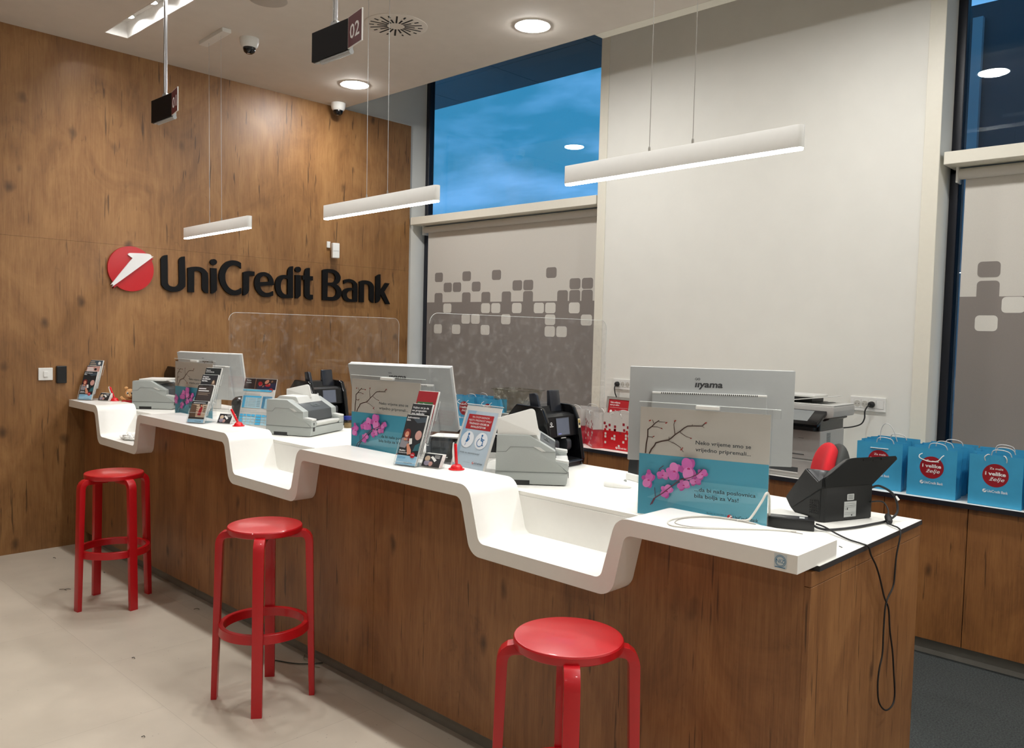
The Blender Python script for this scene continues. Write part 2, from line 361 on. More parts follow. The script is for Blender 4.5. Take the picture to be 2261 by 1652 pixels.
GL=[('U',[[(2.6624,2.0915,1),(2.6708,2.0922,1),(2.6726,1.9869,0),(2.6735,1.897,0),(2.6781,1.8732,0),(2.6919,1.8614,0),(2.7194,1.8575,0),(2.7408,1.8633,0),(2.7547,1.8777,0),(2.7592,1.9022,0),(2.7566,2.0232,0),(2.7565,2.0565,0),(2.7647,2.0753,0),(2.7802,2.0872,0),(2.7957,2.0912,0),(2.8038,2.0912,1),(2.8059,2.0269,0),(2.8084,1.8809,0),(2.7998,1.856,0),(2.775,1.8333,0),(2.7441,1.8217,0),(2.7164,1.8187,0),(2.6859,1.8225,0),(2.6525,1.8358,0),(2.6314,1.8585,0),(2.6238,1.8879,0),(2.6204,2.0427,0),(2.6219,2.0607,0),(2.6338,2.078,0),(2.6473,2.0872,0)]]),('n',[[(2.8273,2.0072,1),(2.8556,2.016,0),(2.8936,2.0213,0),(2.9288,2.0193,0),(2.9579,2.0075,0),(2.9791,1.9873,0),(2.989,1.96,0),(2.9898,1.8214,1),(2.9686,1.825,0),(2.9491,1.8395,0),(2.9399,1.8638,0),(2.9388,1.9597,0),(2.9322,1.9778,0),(2.9129,1.9888,0),(2.8938,1.9905,0),(2.8779,1.987,1),(2.878,1.8228,1),(2.8287,1.8224,1)]]),('i',[[(3.0092,2.0205,1),(3.0592,2.0204,1),(3.0618,1.8644,0),(3.057,1.8453,0),(3.0439,1.8304,0),(3.0241,1.8222,0),(3.0136,1.8217,1)],[(3.0612,2.0697,0),(3.0573,2.0578,0),(3.0471,2.0486,0),(3.0333,2.0441,0),(3.0192,2.0465,0),(3.009,2.0541,0),(3.0053,2.0653,0),(3.0088,2.0775,0),(3.0189,2.0867,0),(3.033,2.0909,0),(3.0469,2.0889,0),(3.0571,2.0813,0)]]),('C',[[(3.2644,2.0776,1),(3.2648,2.0321,1),(3.2378,2.05,0),(3.2034,2.0544,0),(3.1729,2.0452,0),(3.146,2.0179,0),(3.1321,1.9821,0),(3.1318,1.941,0),(3.1401,1.9099,0),(3.1605,1.8793,0),(3.1913,1.8604,0),(3.2221,1.8572,0),(3.2496,1.8667,0),(3.2685,1.879,1),(3.2706,1.8341,1),(3.243,1.8215,0),(3.2087,1.8166,0),(3.1745,1.8213,0),(3.1405,1.8402,0),(3.1067,1.8763,0),(3.0864,1.9161,0),(3.0788,1.9565,0),(3.0842,1.9977,0),(3.1022,2.0399,0),(3.1355,2.074,0),(3.1692,2.0892,0),(3.1997,2.0942,0),(3.2374,2.0899,0)]]),('r',[[(3.2824,2.0042,1),(3.3049,2.013,0),(3.3396,2.0189,0),(3.3825,2.017,1),(3.3829,1.9819,1),(3.3589,1.9847,0),(3.3342,1.9825,1),(3.3358,1.8725,0),(3.3315,1.8519,0),(3.319,1.8338,0),(3.3002,1.8227,0),(3.2846,1.8199,1)]]),('e',[[(3.5589,1.9175,1),(3.4351,1.903,1),(3.4401,1.8871,0),(3.4532,1.8671,0),(3.4762,1.8536,0),(3.4991,1.8518,0),(3.5254,1.8561,0),(3.5517,1.8679,1),(3.5528,1.8313,1),(3.5258,1.821,0),(3.4929,1.8159,0),(3.4602,1.8202,0),(3.4276,1.8363,0),(3.4016,1.8644,0),(3.3868,1.8958,0),(3.3834,1.9249,0),(3.3879,1.9603,0),(3.4068,1.9937,0),(3.4324,2.0116,0),(3.4647,2.0198,0),(3.4975,2.0146,0),(3.5272,1.9989,0),(3.549,1.9706,0),(3.5576,1.9413,0)],[(3.4322,1.9352,1),(3.5133,1.9445,1),(3.5094,1.9651,0),(3.4978,1.9806,0),(3.4781,1.9882,0),(3.4618,1.9871,0),(3.4425,1.9755,0),(3.4329,1.9573,0)]]),('d',[[(3.7266,2.0864,1),(3.7369,2.0872,1),(3.7402,1.8191,1),(3.6666,1.8151,0),(3.6326,1.818,0),(3.6021,1.8361,0),(3.5817,1.868,0),(3.5719,1.9063,0),(3.5742,1.9453,0),(3.5872,1.976,0),(3.6104,1.9969,0),(3.6474,2.0084,0),(3.6864,2.008,1),(3.686,2.0397,0),(3.6926,2.0612,0),(3.7078,2.079,0)],[(3.6868,1.9748,1),(3.668,1.9811,0),(3.6477,1.9768,0),(3.6294,1.9546,0),(3.6224,1.9182,0),(3.6268,1.8854,0),(3.6423,1.8591,0),(3.6662,1.8468,0),(3.6883,1.8479,1)]]),('i',[[(3.7602,2.0159,1),(3.8124,2.0173,1),(3.8138,1.8587,0),(3.8043,1.8368,0),(3.787,1.8222,0),(3.7627,1.8171,1)],[(3.8136,2.0654,0),(3.8099,2.0532,0),(3.7999,2.0439,0),(3.786,2.0396,0),(3.772,2.042,0),(3.7615,2.0498,0),(3.7579,2.0614,0),(3.7612,2.0735,0),(3.7715,2.0831,0),(3.7854,2.0871,0),(3.7993,2.0851,0),(3.8096,2.0773,0)]]),('t',[[(3.891,2.0848,1),(3.8999,2.0854,1),(3.9008,2.0146,1),(3.9312,2.0159,1),(3.9317,1.9794,1),(3.9013,1.9791,1),(3.9029,1.8663,0),(3.9101,1.8574,0),(3.9334,1.857,1),(3.934,1.8167,1),(3.9072,1.8133,0),(3.8786,1.8188,0),(3.8571,1.8363,0),(3.8497,1.8605,0),(3.8481,1.9804,1),(3.8305,1.9793,1),(3.8265,2.0164,1),(3.8483,2.0172,1),(3.8489,2.048,0),(3.8575,2.0701,0),(3.875,2.0821,0)]]),('B',[[(4.0261,2.0748,1),(4.0502,2.0845,0),(4.099,2.0898,0),(4.1448,2.0862,0),(4.1841,2.0695,0),(4.2096,2.0412,0),(4.2154,2.0175,0),(4.2069,1.9899,0),(4.1893,1.9708,0),(4.1698,1.9622,1),(4.2004,1.9444,0),(4.2224,1.9185,0),(4.2282,1.8917,0),(4.2197,1.861,0),(4.1986,1.8359,0),(4.1703,1.8211,0),(4.1314,1.8149,0),(4.0293,1.8157,1)],[(4.0813,2.057,1),(4.1099,2.0599,0),(4.1382,2.0544,0),(4.1562,2.0377,0),(4.1619,2.0141,0),(4.1534,1.9896,0),(4.1324,1.9749,0),(4.0815,1.9709,1)],[(4.0809,1.9459,1),(4.1117,1.9453,0),(4.1436,1.9352,0),(4.1652,1.9154,0),(4.1727,1.8918,0),(4.166,1.8674,0),(4.1485,1.8516,0),(4.1238,1.8468,0),(4.0799,1.8459,1)]]),('a',[[(4.247,1.9999,1),(4.2751,2.0108,0),(4.3114,2.0161,0),(4.3519,2.008,0),(4.3819,1.9884,0),(4.3973,1.9587,0),(4.398,1.8159,1),(4.3296,1.8114,0),(4.293,1.8129,0),(4.26,1.8266,0),(4.2397,1.8529,0),(4.2345,1.8829,0),(4.2442,1.9076,0),(4.2656,1.9254,0),(4.3018,1.9365,0),(4.3495,1.9401,1),(4.349,1.9651,0),(4.3377,1.9827,0),(4.3119,1.9872,0),(4.2828,1.984,0),(4.2504,1.9699,1)],[(4.3491,1.9177,1),(4.3205,1.9147,0),(4.2951,1.9012,0),(4.2827,1.8793,0),(4.2886,1.8553,0),(4.3071,1.8409,0),(4.3292,1.8374,0),(4.3494,1.8383,1)]]),('n',[[(4.417,1.9997,1),(4.4487,2.0109,0),(4.4863,2.0148,0),(4.5282,2.0096,0),(4.5591,1.9944,0),(4.5769,1.969,0),(4.5813,1.9442,0),(4.58,1.8135,1),(4.5548,1.8212,0),(4.5353,1.839,0),(4.5292,1.8605,0),(4.5273,1.9568,0),(4.5174,1.9749,0),(4.4945,1.9822,0),(4.47,1.9798,1),(4.4693,1.815,1),(4.4185,1.8147,1)]]),('k',[[(4.6425,2.08,1),(4.6523,2.0807,1),(4.6553,1.9294,1),(4.7127,2.0058,1),(4.7584,2.0032,1),(4.6987,1.9238,1),(4.7685,1.8097,1),(4.7208,1.8093,1),(4.6547,1.9011,1),(4.6554,1.8696,0),(4.6511,1.8474,0),(4.6321,1.8245,0),(4.6012,1.8138,1),(4.6006,2.0391,0),(4.6061,2.0551,0),(4.6194,2.07,0)]]),('arrow',[[(2.3836,2.0788,0),(2.3949,2.0827,0),(2.4836,2.0874,0),(2.5272,2.0861,0),(2.5434,2.0778,0),(2.5463,2.0662,0),(2.539,2.0523,0),(2.2873,1.8473,0),(2.2762,1.8443,0),(2.2685,1.8505,0),(2.2707,1.8606,0),(2.4097,2.0468,1),(2.3808,2.0656,0),(2.378,2.0725,0)]])]
BR=[([(0.0215,0.2074),(0.0232,0.2372),(0.0272,0.2623),(0.0269,0.2857),(0.0416,0.2977),(0.0508,0.3082),(0.064,0.3177)],18),([(0.0453,0.3079),(0.0437,0.3151),(0.0408,0.3186)],8),([(0.0641,0.3139),(0.0857,0.3141)],8),([(0.0416,0.2957),(0.0594,0.2965),(0.0772,0.2915)],8),([(0.0291,0.2624),(0.0429,0.2614),(0.051,0.2659)],8),([(0.0429,0.2614),(0.0445,0.258)],6),([(0.0354,0.2072),(0.0417,0.2212),(0.0522,0.2344),(0.0559,0.2433),(0.0773,0.2511),(0.0986,0.2563),(0.1101,0.2657),(0.1202,0.2762),(0.1368,0.2883),(0.1494,0.3001),(0.1607,0.307),(0.1797,0.309),(0.2074,0.3102),(0.2159,0.3192)],16),([(0.2074,0.3102),(0.2151,0.3052)],6),([(0.1747,0.3091),(0.1771,0.3137)],6),([(0.1202,0.2762),(0.1161,0.2978),(0.115,0.3099),(0.1198,0.3237)],9),([(0.137,0.2847),(0.1568,0.2728),(0.1762,0.2682)],8),([(0.1012,0.2565),(0.1003,0.2674)],7),([(0.0987,0.2539),(0.12,0.2469),(0.1388,0.2362),(0.1497,0.2225)],9)]
BUD=[(0.0341,0.3162),(0.0898,0.3126),(0.2195,0.3218),(0.1191,0.3211),(0.1429,0.2292),(0.0744,0.2931),(0.1731,0.2684),(0.0483,0.2645),(0.1466,0.2345)]
ST=[([(0.0504,0.04),(0.0614,0.0622),(0.0917,0.0839),(0.1174,0.1073),(0.1453,0.132),(0.181,0.1439),(0.2033,0.1569),(0.2177,0.1727)],14),([(0.0582,0.0954),(0.0613,0.0647)],9),([(0.0857,0.1707),(0.0726,0.1596),(0.0677,0.1457)],9)]
FL=[((0.0842,0.1385),0.0197),((0.1942,0.1295),0.0183),((0.1564,0.1136),0.021),((0.2159,0.1556),0.0189),((0.1022,0.0886),0.0231),((0.04,0.1197),0.0257),((0.1261,0.157),0.0283),((0.1735,0.1711),0.0341)]
# ================================================================== the room
WOOD_WALL = wood('oak_wall_panel', (84, 56, 30), (134, 94, 54), (168, 126, 78), .45, 0.0, .8)
WOOD_CTR = wood('oak_counter_panel', (80, 48, 26), (132, 88, 51), (168, 120, 74), .42, 4.3, 1.15)
WOOD_CAB = wood('oak_cabinet_front', (82, 50, 24), (132, 86, 46), (166, 114, 64), .42, 9.1, 1.15)

def floor_mat():
    m = bpy.data.materials.new('floor_vinyl'); m.use_nodes = True; nt = m.node_tree; nn = nt.nodes.new; b = nt.nodes['Principled BSDF']; L = nt.links.new
    tcn = nn('ShaderNodeTexCoord'); mp_ = nn('ShaderNodeMapping'); mp_.inputs['Location'].default_value = (3.293 + 1.2 * 4, -1.42 + .6 * 10, 0); L(tcn.outputs['Object'], mp_.inputs[0])
    br = nn('ShaderNodeTexBrick'); br.inputs['Scale'].default_value = 1; br.inputs['Brick Width'].default_value = 1.2; br.inputs['Row Height'].default_value = .6; br.inputs['Mortar Size'].default_value = .0015; br.inputs['Mortar Smooth'].default_value = .3
    br.inputs['Color1'].default_value = lin((200, 190, 174)) + (1,); br.inputs['Color2'].default_value = lin((194, 184, 168)) + (1,); br.inputs['Mortar'].default_value = lin((180, 170, 155)) + (1,); L(mp_.outputs[0], br.inputs[0])
    n1 = nn('ShaderNodeTexNoise'); n1.inputs['Scale'].default_value = 3.5; n1.inputs['Detail'].default_value = 6; L(tcn.outputs['Object'], n1.inputs[0])
    vo = nn('ShaderNodeTexVoronoi'); vo.inputs['Scale'].default_value = 26; L(tcn.outputs['Object'], vo.inputs[0])
    sp = nn('ShaderNodeMapRange'); sp.inputs['From Min'].default_value = .03; sp.inputs['From Max'].default_value = .09; sp.inputs['To Min'].default_value = .75; sp.inputs['To Max'].default_value = 0; L(vo.outputs['Distance'], sp.inputs[0])
    rg = nn('ShaderNodeTexWhiteNoise'); L(vo.outputs['Color'], rg.inputs[0]); gt = nn('ShaderNodeMath'); gt.operation = 'GREATER_THAN'; gt.inputs[1].default_value = .55; L(rg.outputs[0], gt.inputs[0])
    mu = nn('ShaderNodeMath'); mu.operation = 'MULTIPLY'; L(sp.outputs[0], mu.inputs[0]); L(gt.outputs[0], mu.inputs[1])
    mr = nn('ShaderNodeMapRange'); mr.inputs['From Min'].default_value = .3; mr.inputs['From Max'].default_value = .7; mr.inputs['To Min'].default_value = .90; mr.inputs['To Max'].default_value = 1.05; L(n1.outputs[0], mr.inputs[0])
    vm = nn('ShaderNodeVectorMath'); vm.operation = 'SCALE'; L(br.outputs['Color'], vm.inputs[0]); L(mr.outputs[0], vm.inputs['Scale'])
    mix = nn('ShaderNodeMix'); mix.data_type = 'RGBA'; L(mu.outputs[0], mix.inputs[0]); L(vm.outputs[0], mix.inputs[6]); mix.inputs[7].default_value = lin((126, 116, 102)) + (1,)
    L(mix.outputs[2], b.inputs['Base Color']); b.inputs['Roughness'].default_value = .42; return m
def carpet_mat():
    m = bpy.data.materials.new('carpet_charcoal'); m.use_nodes = True; nt = m.node_tree; nn = nt.nodes.new; b = nt.nodes['Principled BSDF']; L = nt.links.new
    tcn = nn('ShaderNodeTexCoord'); n1 = nn('ShaderNodeTexNoise'); n1.inputs['Scale'].default_value = 130; n1.inputs['Detail'].default_value = 4; n1.inputs['Roughness'].default_value = .8; L(tcn.outputs['Object'], n1.inputs[0])
    r = nn('ShaderNodeValToRGB'); r.color_ramp.elements[0].position = .36; r.color_ramp.elements[0].color = lin((22, 25, 26)) + (1,); r.color_ramp.elements[1].position = .75; r.color_ramp.elements[1].color = lin((74, 80, 78)) + (1,)
    L(n1.outputs[0], r.inputs[0]); L(r.outputs[0], b.inputs['Base Color']); b.inputs['Roughness'].default_value = .95
    bp = nn('ShaderNodeBump'); bp.inputs['Strength'].default_value = .6; bp.inputs['Distance'].default_value = .006; L(n1.outputs[0], bp.inputs['Height']); L(bp.outputs[0], b.inputs['Normal']); return m
FLOOR_M = floor_mat(); CARPET_M = carpet_mat()
X0, X1 = -6.176, 3.2      # wood wall face, right wall
YB = -4.2                 # wall behind the visitor
ZC = 3.505
struct('floor', MB().mat(FLOOR_M).box(X0 - .1, X1 + .1, YB - .1, 2.155, -.1, 0))
struct('floor_carpet', MB().mat(CARPET_M).box(X0 - .1, X1 + .1, 2.155, 5.3, -.1, 0), 'dark charcoal carpet behind the counter', 'carpet')
# wood clad left wall, the painted wall behind it
b = MB().mat(WOOD_WALL)
b.box(X0 - .024, X0, YB, 5.0, 0, 2.1355); b.box(X0 - .024, X0, YB, 5.0, 2.1365, ZC)
struct('wall_left', b)
struct('wall_left_plaster', MB().mat(W_PAINT).box(X0 - .16, X0 - .024, YB - .1, 5.3, 0, 4.3))
struct('wall_front', MB().mat(W_PAINT).box(X0 - .16, X1 + .1, YB - .1, YB, 0, 4.3))
struct('wall_right', MB().mat(W_PAINT).box(X1, X1 + .1, YB, 5.3, 0, 4.3))
b = MB().mat(W_PAINT); b.box(-3.911, -1.50, 5.0, 5.3, 0, 4.3); b.box(.80, X1, 5.0, 5.3, 0, 4.3)
b.box(X0 - .024, -3.911, 5.05, 5.3, 0, .80); b.box(-1.50, .80, 5.05, 5.3, 0, .80)
struct('wall_back', b)
# narrow raised strips that edge the white wall
struct('trim_1', MB().mat(W_TRIM).box(-3.913, -3.835, 4.993, 5.0, .0, 4.3, .0025, 1))
struct('trim_2', MB().mat(W_TRIM).box(-1.585, -1.498, 4.993, 5.0, .0, 4.3, .0025, 1))
# ceiling with the slots for the recessed spot channels
SLOTS = [(-5.835, -4.72), (-4.06, -2.95), (-2.285, -1.17), (-.51, .6), (1.27, 2.4)]
b = MB().mat(W_CEIL)
b.box(X0 - .03, X1, YB, 2.104, ZC, 3.62); b.box(X0 - .03, X1, 2.260, 4.222, ZC, 3.62)
xs = [X0 - .03] + [v for s_ in SLOTS for v in s_] + [X1]
for i in range(0, len(xs), 2): b.box(xs[i] + (.007 if i else 0), xs[i + 1] - (.007 if i < len(xs) - 2 else 0), 2.104, 2.260, ZC, 3.62)
b.box(X0 - .03, X1, 4.14, 4.222, 3.62, 4.3)
b.box(X0 - .16, X1 + .1, 4.14, 5.3, 4.3, 4.4)
struct('ceiling', b)
struct('trim_3', MB().mat(W_TRIM).box(-3.377, X1, 4.222, 4.317, ZC, 3.55, .004, 1))
# windows ------------------------------------------------------------
WIN_G = clear('window_glass', (.86, .92, .93), 1.52, .0)
def window(n, xa, xb):
    t = thing('window_%d' % n, 'tall window with a deep blue dusk view above its transom and a printed blind below' if n == 1 else 'tall window at the right edge, dark facade above its transom and a blind below', 'window'); t['kind'] = 'structure'
    f = MB().mat(B_FRAME)
    for a, c in ((xa, xa + .05), (xb - .05, xb)): f.box(a, c, 5.205, 5.27, .80, 4.3, .004, 1)
    for z in (.80, 2.55, 4.22): f.box(xa, xb, 5.205, 5.27, z, z + .07, .004, 1)
    f.build('window_frame', t)
    MB().mat(WIN_G).box(xa + .05, xb - .05, 5.235, 5.24, .86, 4.24).build('pane', t)
    return t
window(1, X0 - .024, -3.911); window(2, -1.50, .80)
for n, xa, xb in ((4, X0 + .012, -3.93), (5, -1.478, .795)):
    struct('trim_%d' % n, MB().mat(W_TRIM).box(xa, xb, 5.0, 5.2, 2.572, 2.643, .003, 1))
# outside, beyond the glass
OUT_G = mat('soffit_grey', (150, 156, 160), .8, noise=.03, nscale=3)
OUT_D = mat('facade_dark', (58, 62, 68), .6, noise=.06, nscale=2)
b = MB().mat(OUT_G)
for i in range(-9, 9):
    b.box(i * 1.2, i * 1.2 + 1.192, 5.32, 5.94, 4.25, 4.3); b.box(i * 1.2, i * 1.2 + 1.192, 5.95, 6.61, 4.25, 4.3)
b.box(-10.8, 10.8, 5.3, 6.61, 4.27, 4.5)
o = struct('exterior_canopy', b, 'grey panelled canopy soffit outside above the windows', 'canopy')
b = MB().mat(OUT_D); b.box(-4.4, 9, 14, 20, -.1, 6.72); b.mat(OUT_G)
for x in range(6): b.box(-3.80 + x * 1.9, -3.66 + x * 1.9, 13.9, 14, -.1, 6.5)
o = b.build('neighbouring_building'); tag(o, 'dark flat roofed facade across the street seen through the right window', 'building', kind='structure')
struct('ground_exterior', MB().mat(mat('paving_exterior', (90, 92, 96), .9)).box(-30, 30, 5.3, 60, -.3, -.1), 'grey paving outside', 'ground')

# roller blinds -------------------------------------------------------
BL_L = mat('blind_fabric', (206, 202, 194), .9, noise=.02, nscale=300)
BL_D = mat('blind_print_grey', (134, 127, 122), .9, noise=.02, nscale=300)
BL_S = mat('blind_print_pale', (214, 211, 203), .9, noise=.02, nscale=300)
P_, RW = .1283, .0975
def blind(xa, xb, dark, half, light, label, xref):
    t = thing('roller_blind', label, 'blind', ((xa + xb) / 2, 5.135, 2.535)); w2 = (xb - xa) / 2
    MB().mat(BL_L).lathe([(.001, -w2), (.031, -w2), (.031, w2), (.001, w2)], 0, 0, 20, 'x').build('roller_tube', t, smooth=True)
    for s in (-1, 1): MB().mat(W_PLA).box(s * (w2 + .006) - .006, s * (w2 + .006) + .006, -.03, .05, -.05, .045, .004).build('bracket', t)
    f = MB().mat(BL_L).box(-w2 + .03, w2 - .03, .012, .014, -1.72, 0)
    f.frame((-(xa + xb) / 2, .0118, -2.535), (1, 0, 0), (0, 0, 1))
    f.rect(BL_D, xa + .03, .815, xb - xa - .06, 1.842 - .815)
    def sq(m, c, r_, up=False, h=.088, dz=0):
        x = xref + c * P_; z = 2.078 - r_ * RW + dz
        f.poly(m, rpoly([(x - .057, z - h / 2, .022), (x + .057, z - h / 2, .022), (x + .057, z + h / 2, .022), (x - .057, z + h / 2, .022)], 4), up)
    f.lay += 1
    for c, r_ in dark: sq(BL_D, c, r_)
    for c in half:
        x = xref + c * P_; f.mat(BL_D); f.poly(BL_D, [(x - .057, 1.841), (x + .057, 1.841)] + rpoly([(x + .057, 1.841, 0), (x + .057, 1.93, .022), (x - .057, 1.93, .022), (x - .057, 1.841, 0)], 4)[1:-1], False)
    f.lay += 1
    for c, r_ in light: sq(BL_S, c, r_)
    f.build('blind_fabric', t)
    MB().mat(W_TRIM).box(-w2 + .03, w2 - .03, .005, .02, -1.735, -1.71, .003).build('hem_bar', t)
    return t
blind(-6.10, -3.99, [(0, 0), (3, 0), (6, 0), (11, 0), (1, 1), (2, 1), (4, 1), (8, 1), (9, 1), (13, 1), (14, 1)], [0, 3, 5, 7, 9, 12, 13, 14],
      [(1, 3), (5, 3), (6, 3), (8, 3), (10, 3), (11, 3), (13, 3), (3, 4), (4, 4), (7, 4), (11, 4), (14, 4), (0, 5), (2, 5), (5, 5), (11, 5), (12, 5)],
      'beige roller blind with grey squares pattern in the window beside the wood wall', -5.903)
blind(-1.43, .74, [(0, .87), (4, 0), (7, 1), (10, 1)], [0, 3, 6, 9, 11], [(1, 2.9), (0, 3.95), (4, 3), (6, 4), (8, 3), (11, 5)],
      'beige roller blind with grey squares pattern in the window at the right edge', -1.258)

# ================================================================== ceiling fittings
DL_M = lamp_mat('downlight_diffuser', DOWN_E); DL_L = lamp_mat('downlight_diffuser_lobby', LOBBY_E)
def downlight(x, y, label, group=None, m_=DL_M):
    t = thing('recessed_downlight', label, 'ceiling light', (x, y, ZC), group=group)
    MB().mat(W_PLA).lathe([(.096, -.001), (.112, -.004), (.112, 0.0), (.096, 0)], n=40).build('trim_ring', t, smooth=True)
    MB().mat(m_).lathe([(0, -.016), (.05, -.0148), (.08, -.010), (.094, -.005), (.097, -.001)], n=40).build('diffuser', t, smooth=True)
    return t
d0 = downlight(-3.575, 3.853, 'round lit downlight in the ceiling in front of the blue window')
downlight(-5.498, 3.871, 'round lit downlight in the ceiling near the wood wall corner')
GL_ = 'downlights outside the view'; LB_ = 'round downlight of the rows outside the view, over the lobby and the right window'
for x, y in ((-1.655, 3.86), (.27, 3.86), (2.2, 3.86)): dup(d0, (x, y, ZC), label=LB_, group=GL_)
d1 = downlight(-4.6, .9, LB_, GL_, DL_L)
for x, y in ((-2.1, .9), (.4, .9), (2.3, .9), (-4.6, -1.4), (-2.1, -1.4), (.4, -1.4), (2.3, -1.4)): dup(d1, (x, y, ZC))
# recessed channels with spots
CH = mat('channel_white', (232, 230, 226), .5)
SP_M = lamp_mat('spot_lens', SPOT_E * 5)
def channel(i, xa, xb):
    t = thing('spot_channel', 'lit recessed ceiling channel with small spotlights near the wood wall' if i == 0 else 'recessed spotlight channel beyond the top of the view', 'ceiling light', ((xa + xb) / 2, 2.182, ZC), group=None if i == 0 else 'spot channels outside the view')
    h = (xb - xa) / 2; b = MB().mat(CH)
    b.box(-h - .0065, -h, -.0775, .0775, -.0008, .11); b.box(h, h + .0065, -.0775, .0775, -.0008, .11)
    b.box(-h, h, -.0775, -.071, -.0008, .11); b.box(-h, h, .071, .0775, -.0008, .11); b.box(-h, h, -.075, .075, .108, .113)
    b.build('housing', t)
    for k in range(3):
        x = -h + .20 + k * (2 * h - .4) / 2
        s = MB().mat(W_SIL).lathe([(0, .108), (.033, .108), (.040, .075), (.036, .075), (.030, .094), (0, .094)], x, 0, 24).build('spotlight', t, smooth=True)
        MB().mat(SP_M).lathe([(0, .086), (.031, .086)], x, 0, 24).build('lens', s)
        l = bpy.data.lights.new('spot_beam', 'SPOT'); l.energy = SPOT_E; l.color = WARM; l.spot_size = R(112); l.spot_blend = .9; l.shadow_soft_size = .03
        lo = bpy.data.objects.new('spot_beam', l); C.objects.link(lo); lo.parent = s; lo.location = (x, 0, .07)
for i, (a, c) in enumerate(SLOTS): channel(i, a, c)
# air diffuser: round swirl plate with slots
t = thing('air_diffuser', 'round white swirl air diffuser in the ceiling', 'vent', (-4.235, 3.29, ZC))
MB().mat(W_CEIL).lathe([(0, -.006), (.19, -.006), (.20, -.003), (.20, 0)], n=48).build('plate', t, smooth=True)
dk = mat('vent_shadow_black', (14, 14, 15), .8)
for k in range(20):
    a = 2 * PI * k / 20; s = MB().mat(dk).tf(Matrix.Rotation(a, 4, 'Z')); s.box(.055, .168, -.0055, .0055, -.0074, -.0058)
    if k % 2: s.mat(W_CEIL).box(.118, .138, -.012, .012, -.0095, -.006, .001, 1)
    s.build('slot', t)
o = MB().mat(mat('speaker_grille', (176, 168, 158), .8, nscale=900, noise=.12)).lathe([(0, -.006), (.10, -.006), (.112, -.002), (.112, 0)], 0, 0, 40).build('ceiling_speaker', smooth=True, loc=(-4.50, 2.545, ZC))
tag(o, 'round flush speaker grille in the ceiling at the top edge', 'speaker')
# dome cameras
def dome(x, y, label):
    t = thing('dome_camera', label, 'security camera', (x, y, ZC))
    MB().mat(W_PLA).lathe([(.062, 0), (.062, -.022), (.056, -.05), (.045, -.062), (.0, -.064)], n=32).build('housing', t, smooth=True)
    MB().mat(B_GLS).lathe([(.041, -.058), (.041, -.072), (.035, -.090), (.02, -.101), (.0, -.104)], n=28).build('dome', t, smooth=True)
    MB().mat(W_SIL).lathe([(.0, -.1035), (.011, -.1025)], .006, -.008, 14).build('lens', t)
    return t
dome(-5.19, 2.80, 'white dome camera with black bubble hanging beside the pendant canopy')
dome(-6.06, 4.10, 'white dome camera with black bubble above the wood wall near the window')
# pendants ------------------------------------------------------------
PE_M = lamp_mat('pendant_diffuser', PEND_E * 1.0, (1, .985, .96))
def pendant(x, y, label, tx):
    t = thing('pendant_light', label, 'pendant lamp', (x, y, 2.187), -.058); h = .523
    pr = rpoly([(-h, .0, .004), (h, .0, .004), (h, .078, .004), (-h, .078, .004)], 3)
    b = MB().mat(W_PLA); b.prism(rpoly([(-h, -.017, .017), (h, -.017, .017), (h, .017, .017), (-h, .017, .017)], 5), .006, .078, 'z', .0015)
    b.build('body', t, smooth=True)
    MB().mat(PE_M).prism(rpoly([(-h + .003, -.0145, .014), (h - .003, -.0145, .014), (h - .003, .0145, .014), (-h + .003, .0145, .014)], 5), 0, .007, 'z').build('diffuser', t)
    for s in (-.095, .098):
        MB().mat(STEEL).lathe([(.0045, .078), (.0045, .092), (.003, .098), (0, .099)], s, 0, 10).build('ferrule', t)
        MB().mat(W_SIL if x < -3 else STEEL).tube([(s, 0, .09), (s + tx, 0, ZC - 2.187 - .018)], .0012, 6, False).build('suspension_cord', t)
    MB().mat(W_PLA).box(tx - .19, tx + .19, -.03, .03, ZC - 2.187 - .026, ZC - 2.187, .004).build('canopy', t)
    return t
pendant(-5.288, 2.617, 'short looking white linear pendant nearest the wood wall, with its ceiling canopy in view', -.03)
pendant(-3.49, 2.605, 'white linear pendant hanging in front of the left window edge', -.01)
pendant(-1.694, 2.583, 'long white linear pendant crossing the white wall, the nearest of the row', 0.0)
# hanging number signs ----------------------------------------------------
def numsign(x, num, label):
    t = thing('counter_number_sign', label, 'hanging sign', (x, 2.136, 2.801))
    MB().mat(mat('sign_face_black', (10, 10, 13), .6, spec=.2)).box(0, .284, -.012, .0, .0, .133, .001).build('display_face', t)
    MB().mat(W_SIL).box(.0, .284, .0, .018, -.003, .134, .002).build('housing', t)
    MB().mat(W_SIL).lathe([(.0, .06), (.012, .06), (.012, .29), (.0, .29)], .006, -.006, 14, 'x').build('lower_tube', t, smooth=True)
    p = MB().mat(W_PLA).tf(trs(.286, -.012, 0, rz=R(-11.3))); p.box(0, .145, 0, .006, -.001, .136, .001, 1); p.tf()
    T = trs(.286, -.012, 0, rz=R(-11.3)); u = T.to_3x3() @ Vector((1, 0, 0)); o_ = T @ Vector((0, -.0002, 0))
    p.frame(o_, u, (0, 0, 1)); p.rect(MAROON, .004, .002, .137, .131); p.text(WHT_I, num, .0725, .034, size=.088, width=.098, align='c', bold=.01)
    p.build('number_plate', t)
    MB().mat(W_SIL).prism(rpoly([(.13, .133, 0), (.19, .133, 0), (.18, .155, .012), (.14, .155, .012)], 4), -.002, .014, 'y').build('clamp', t)
    MB().mat(ALU).lathe([(.0, .15), (.011, .15), (.011, ZC - 2.801), (0, ZC - 2.801)], .16, .006, 16).build('hanger_pole', t, smooth=True)
    return t
numsign(-5.134, '01', 'small hanging sign with maroon plate reading 01 on a long pole')
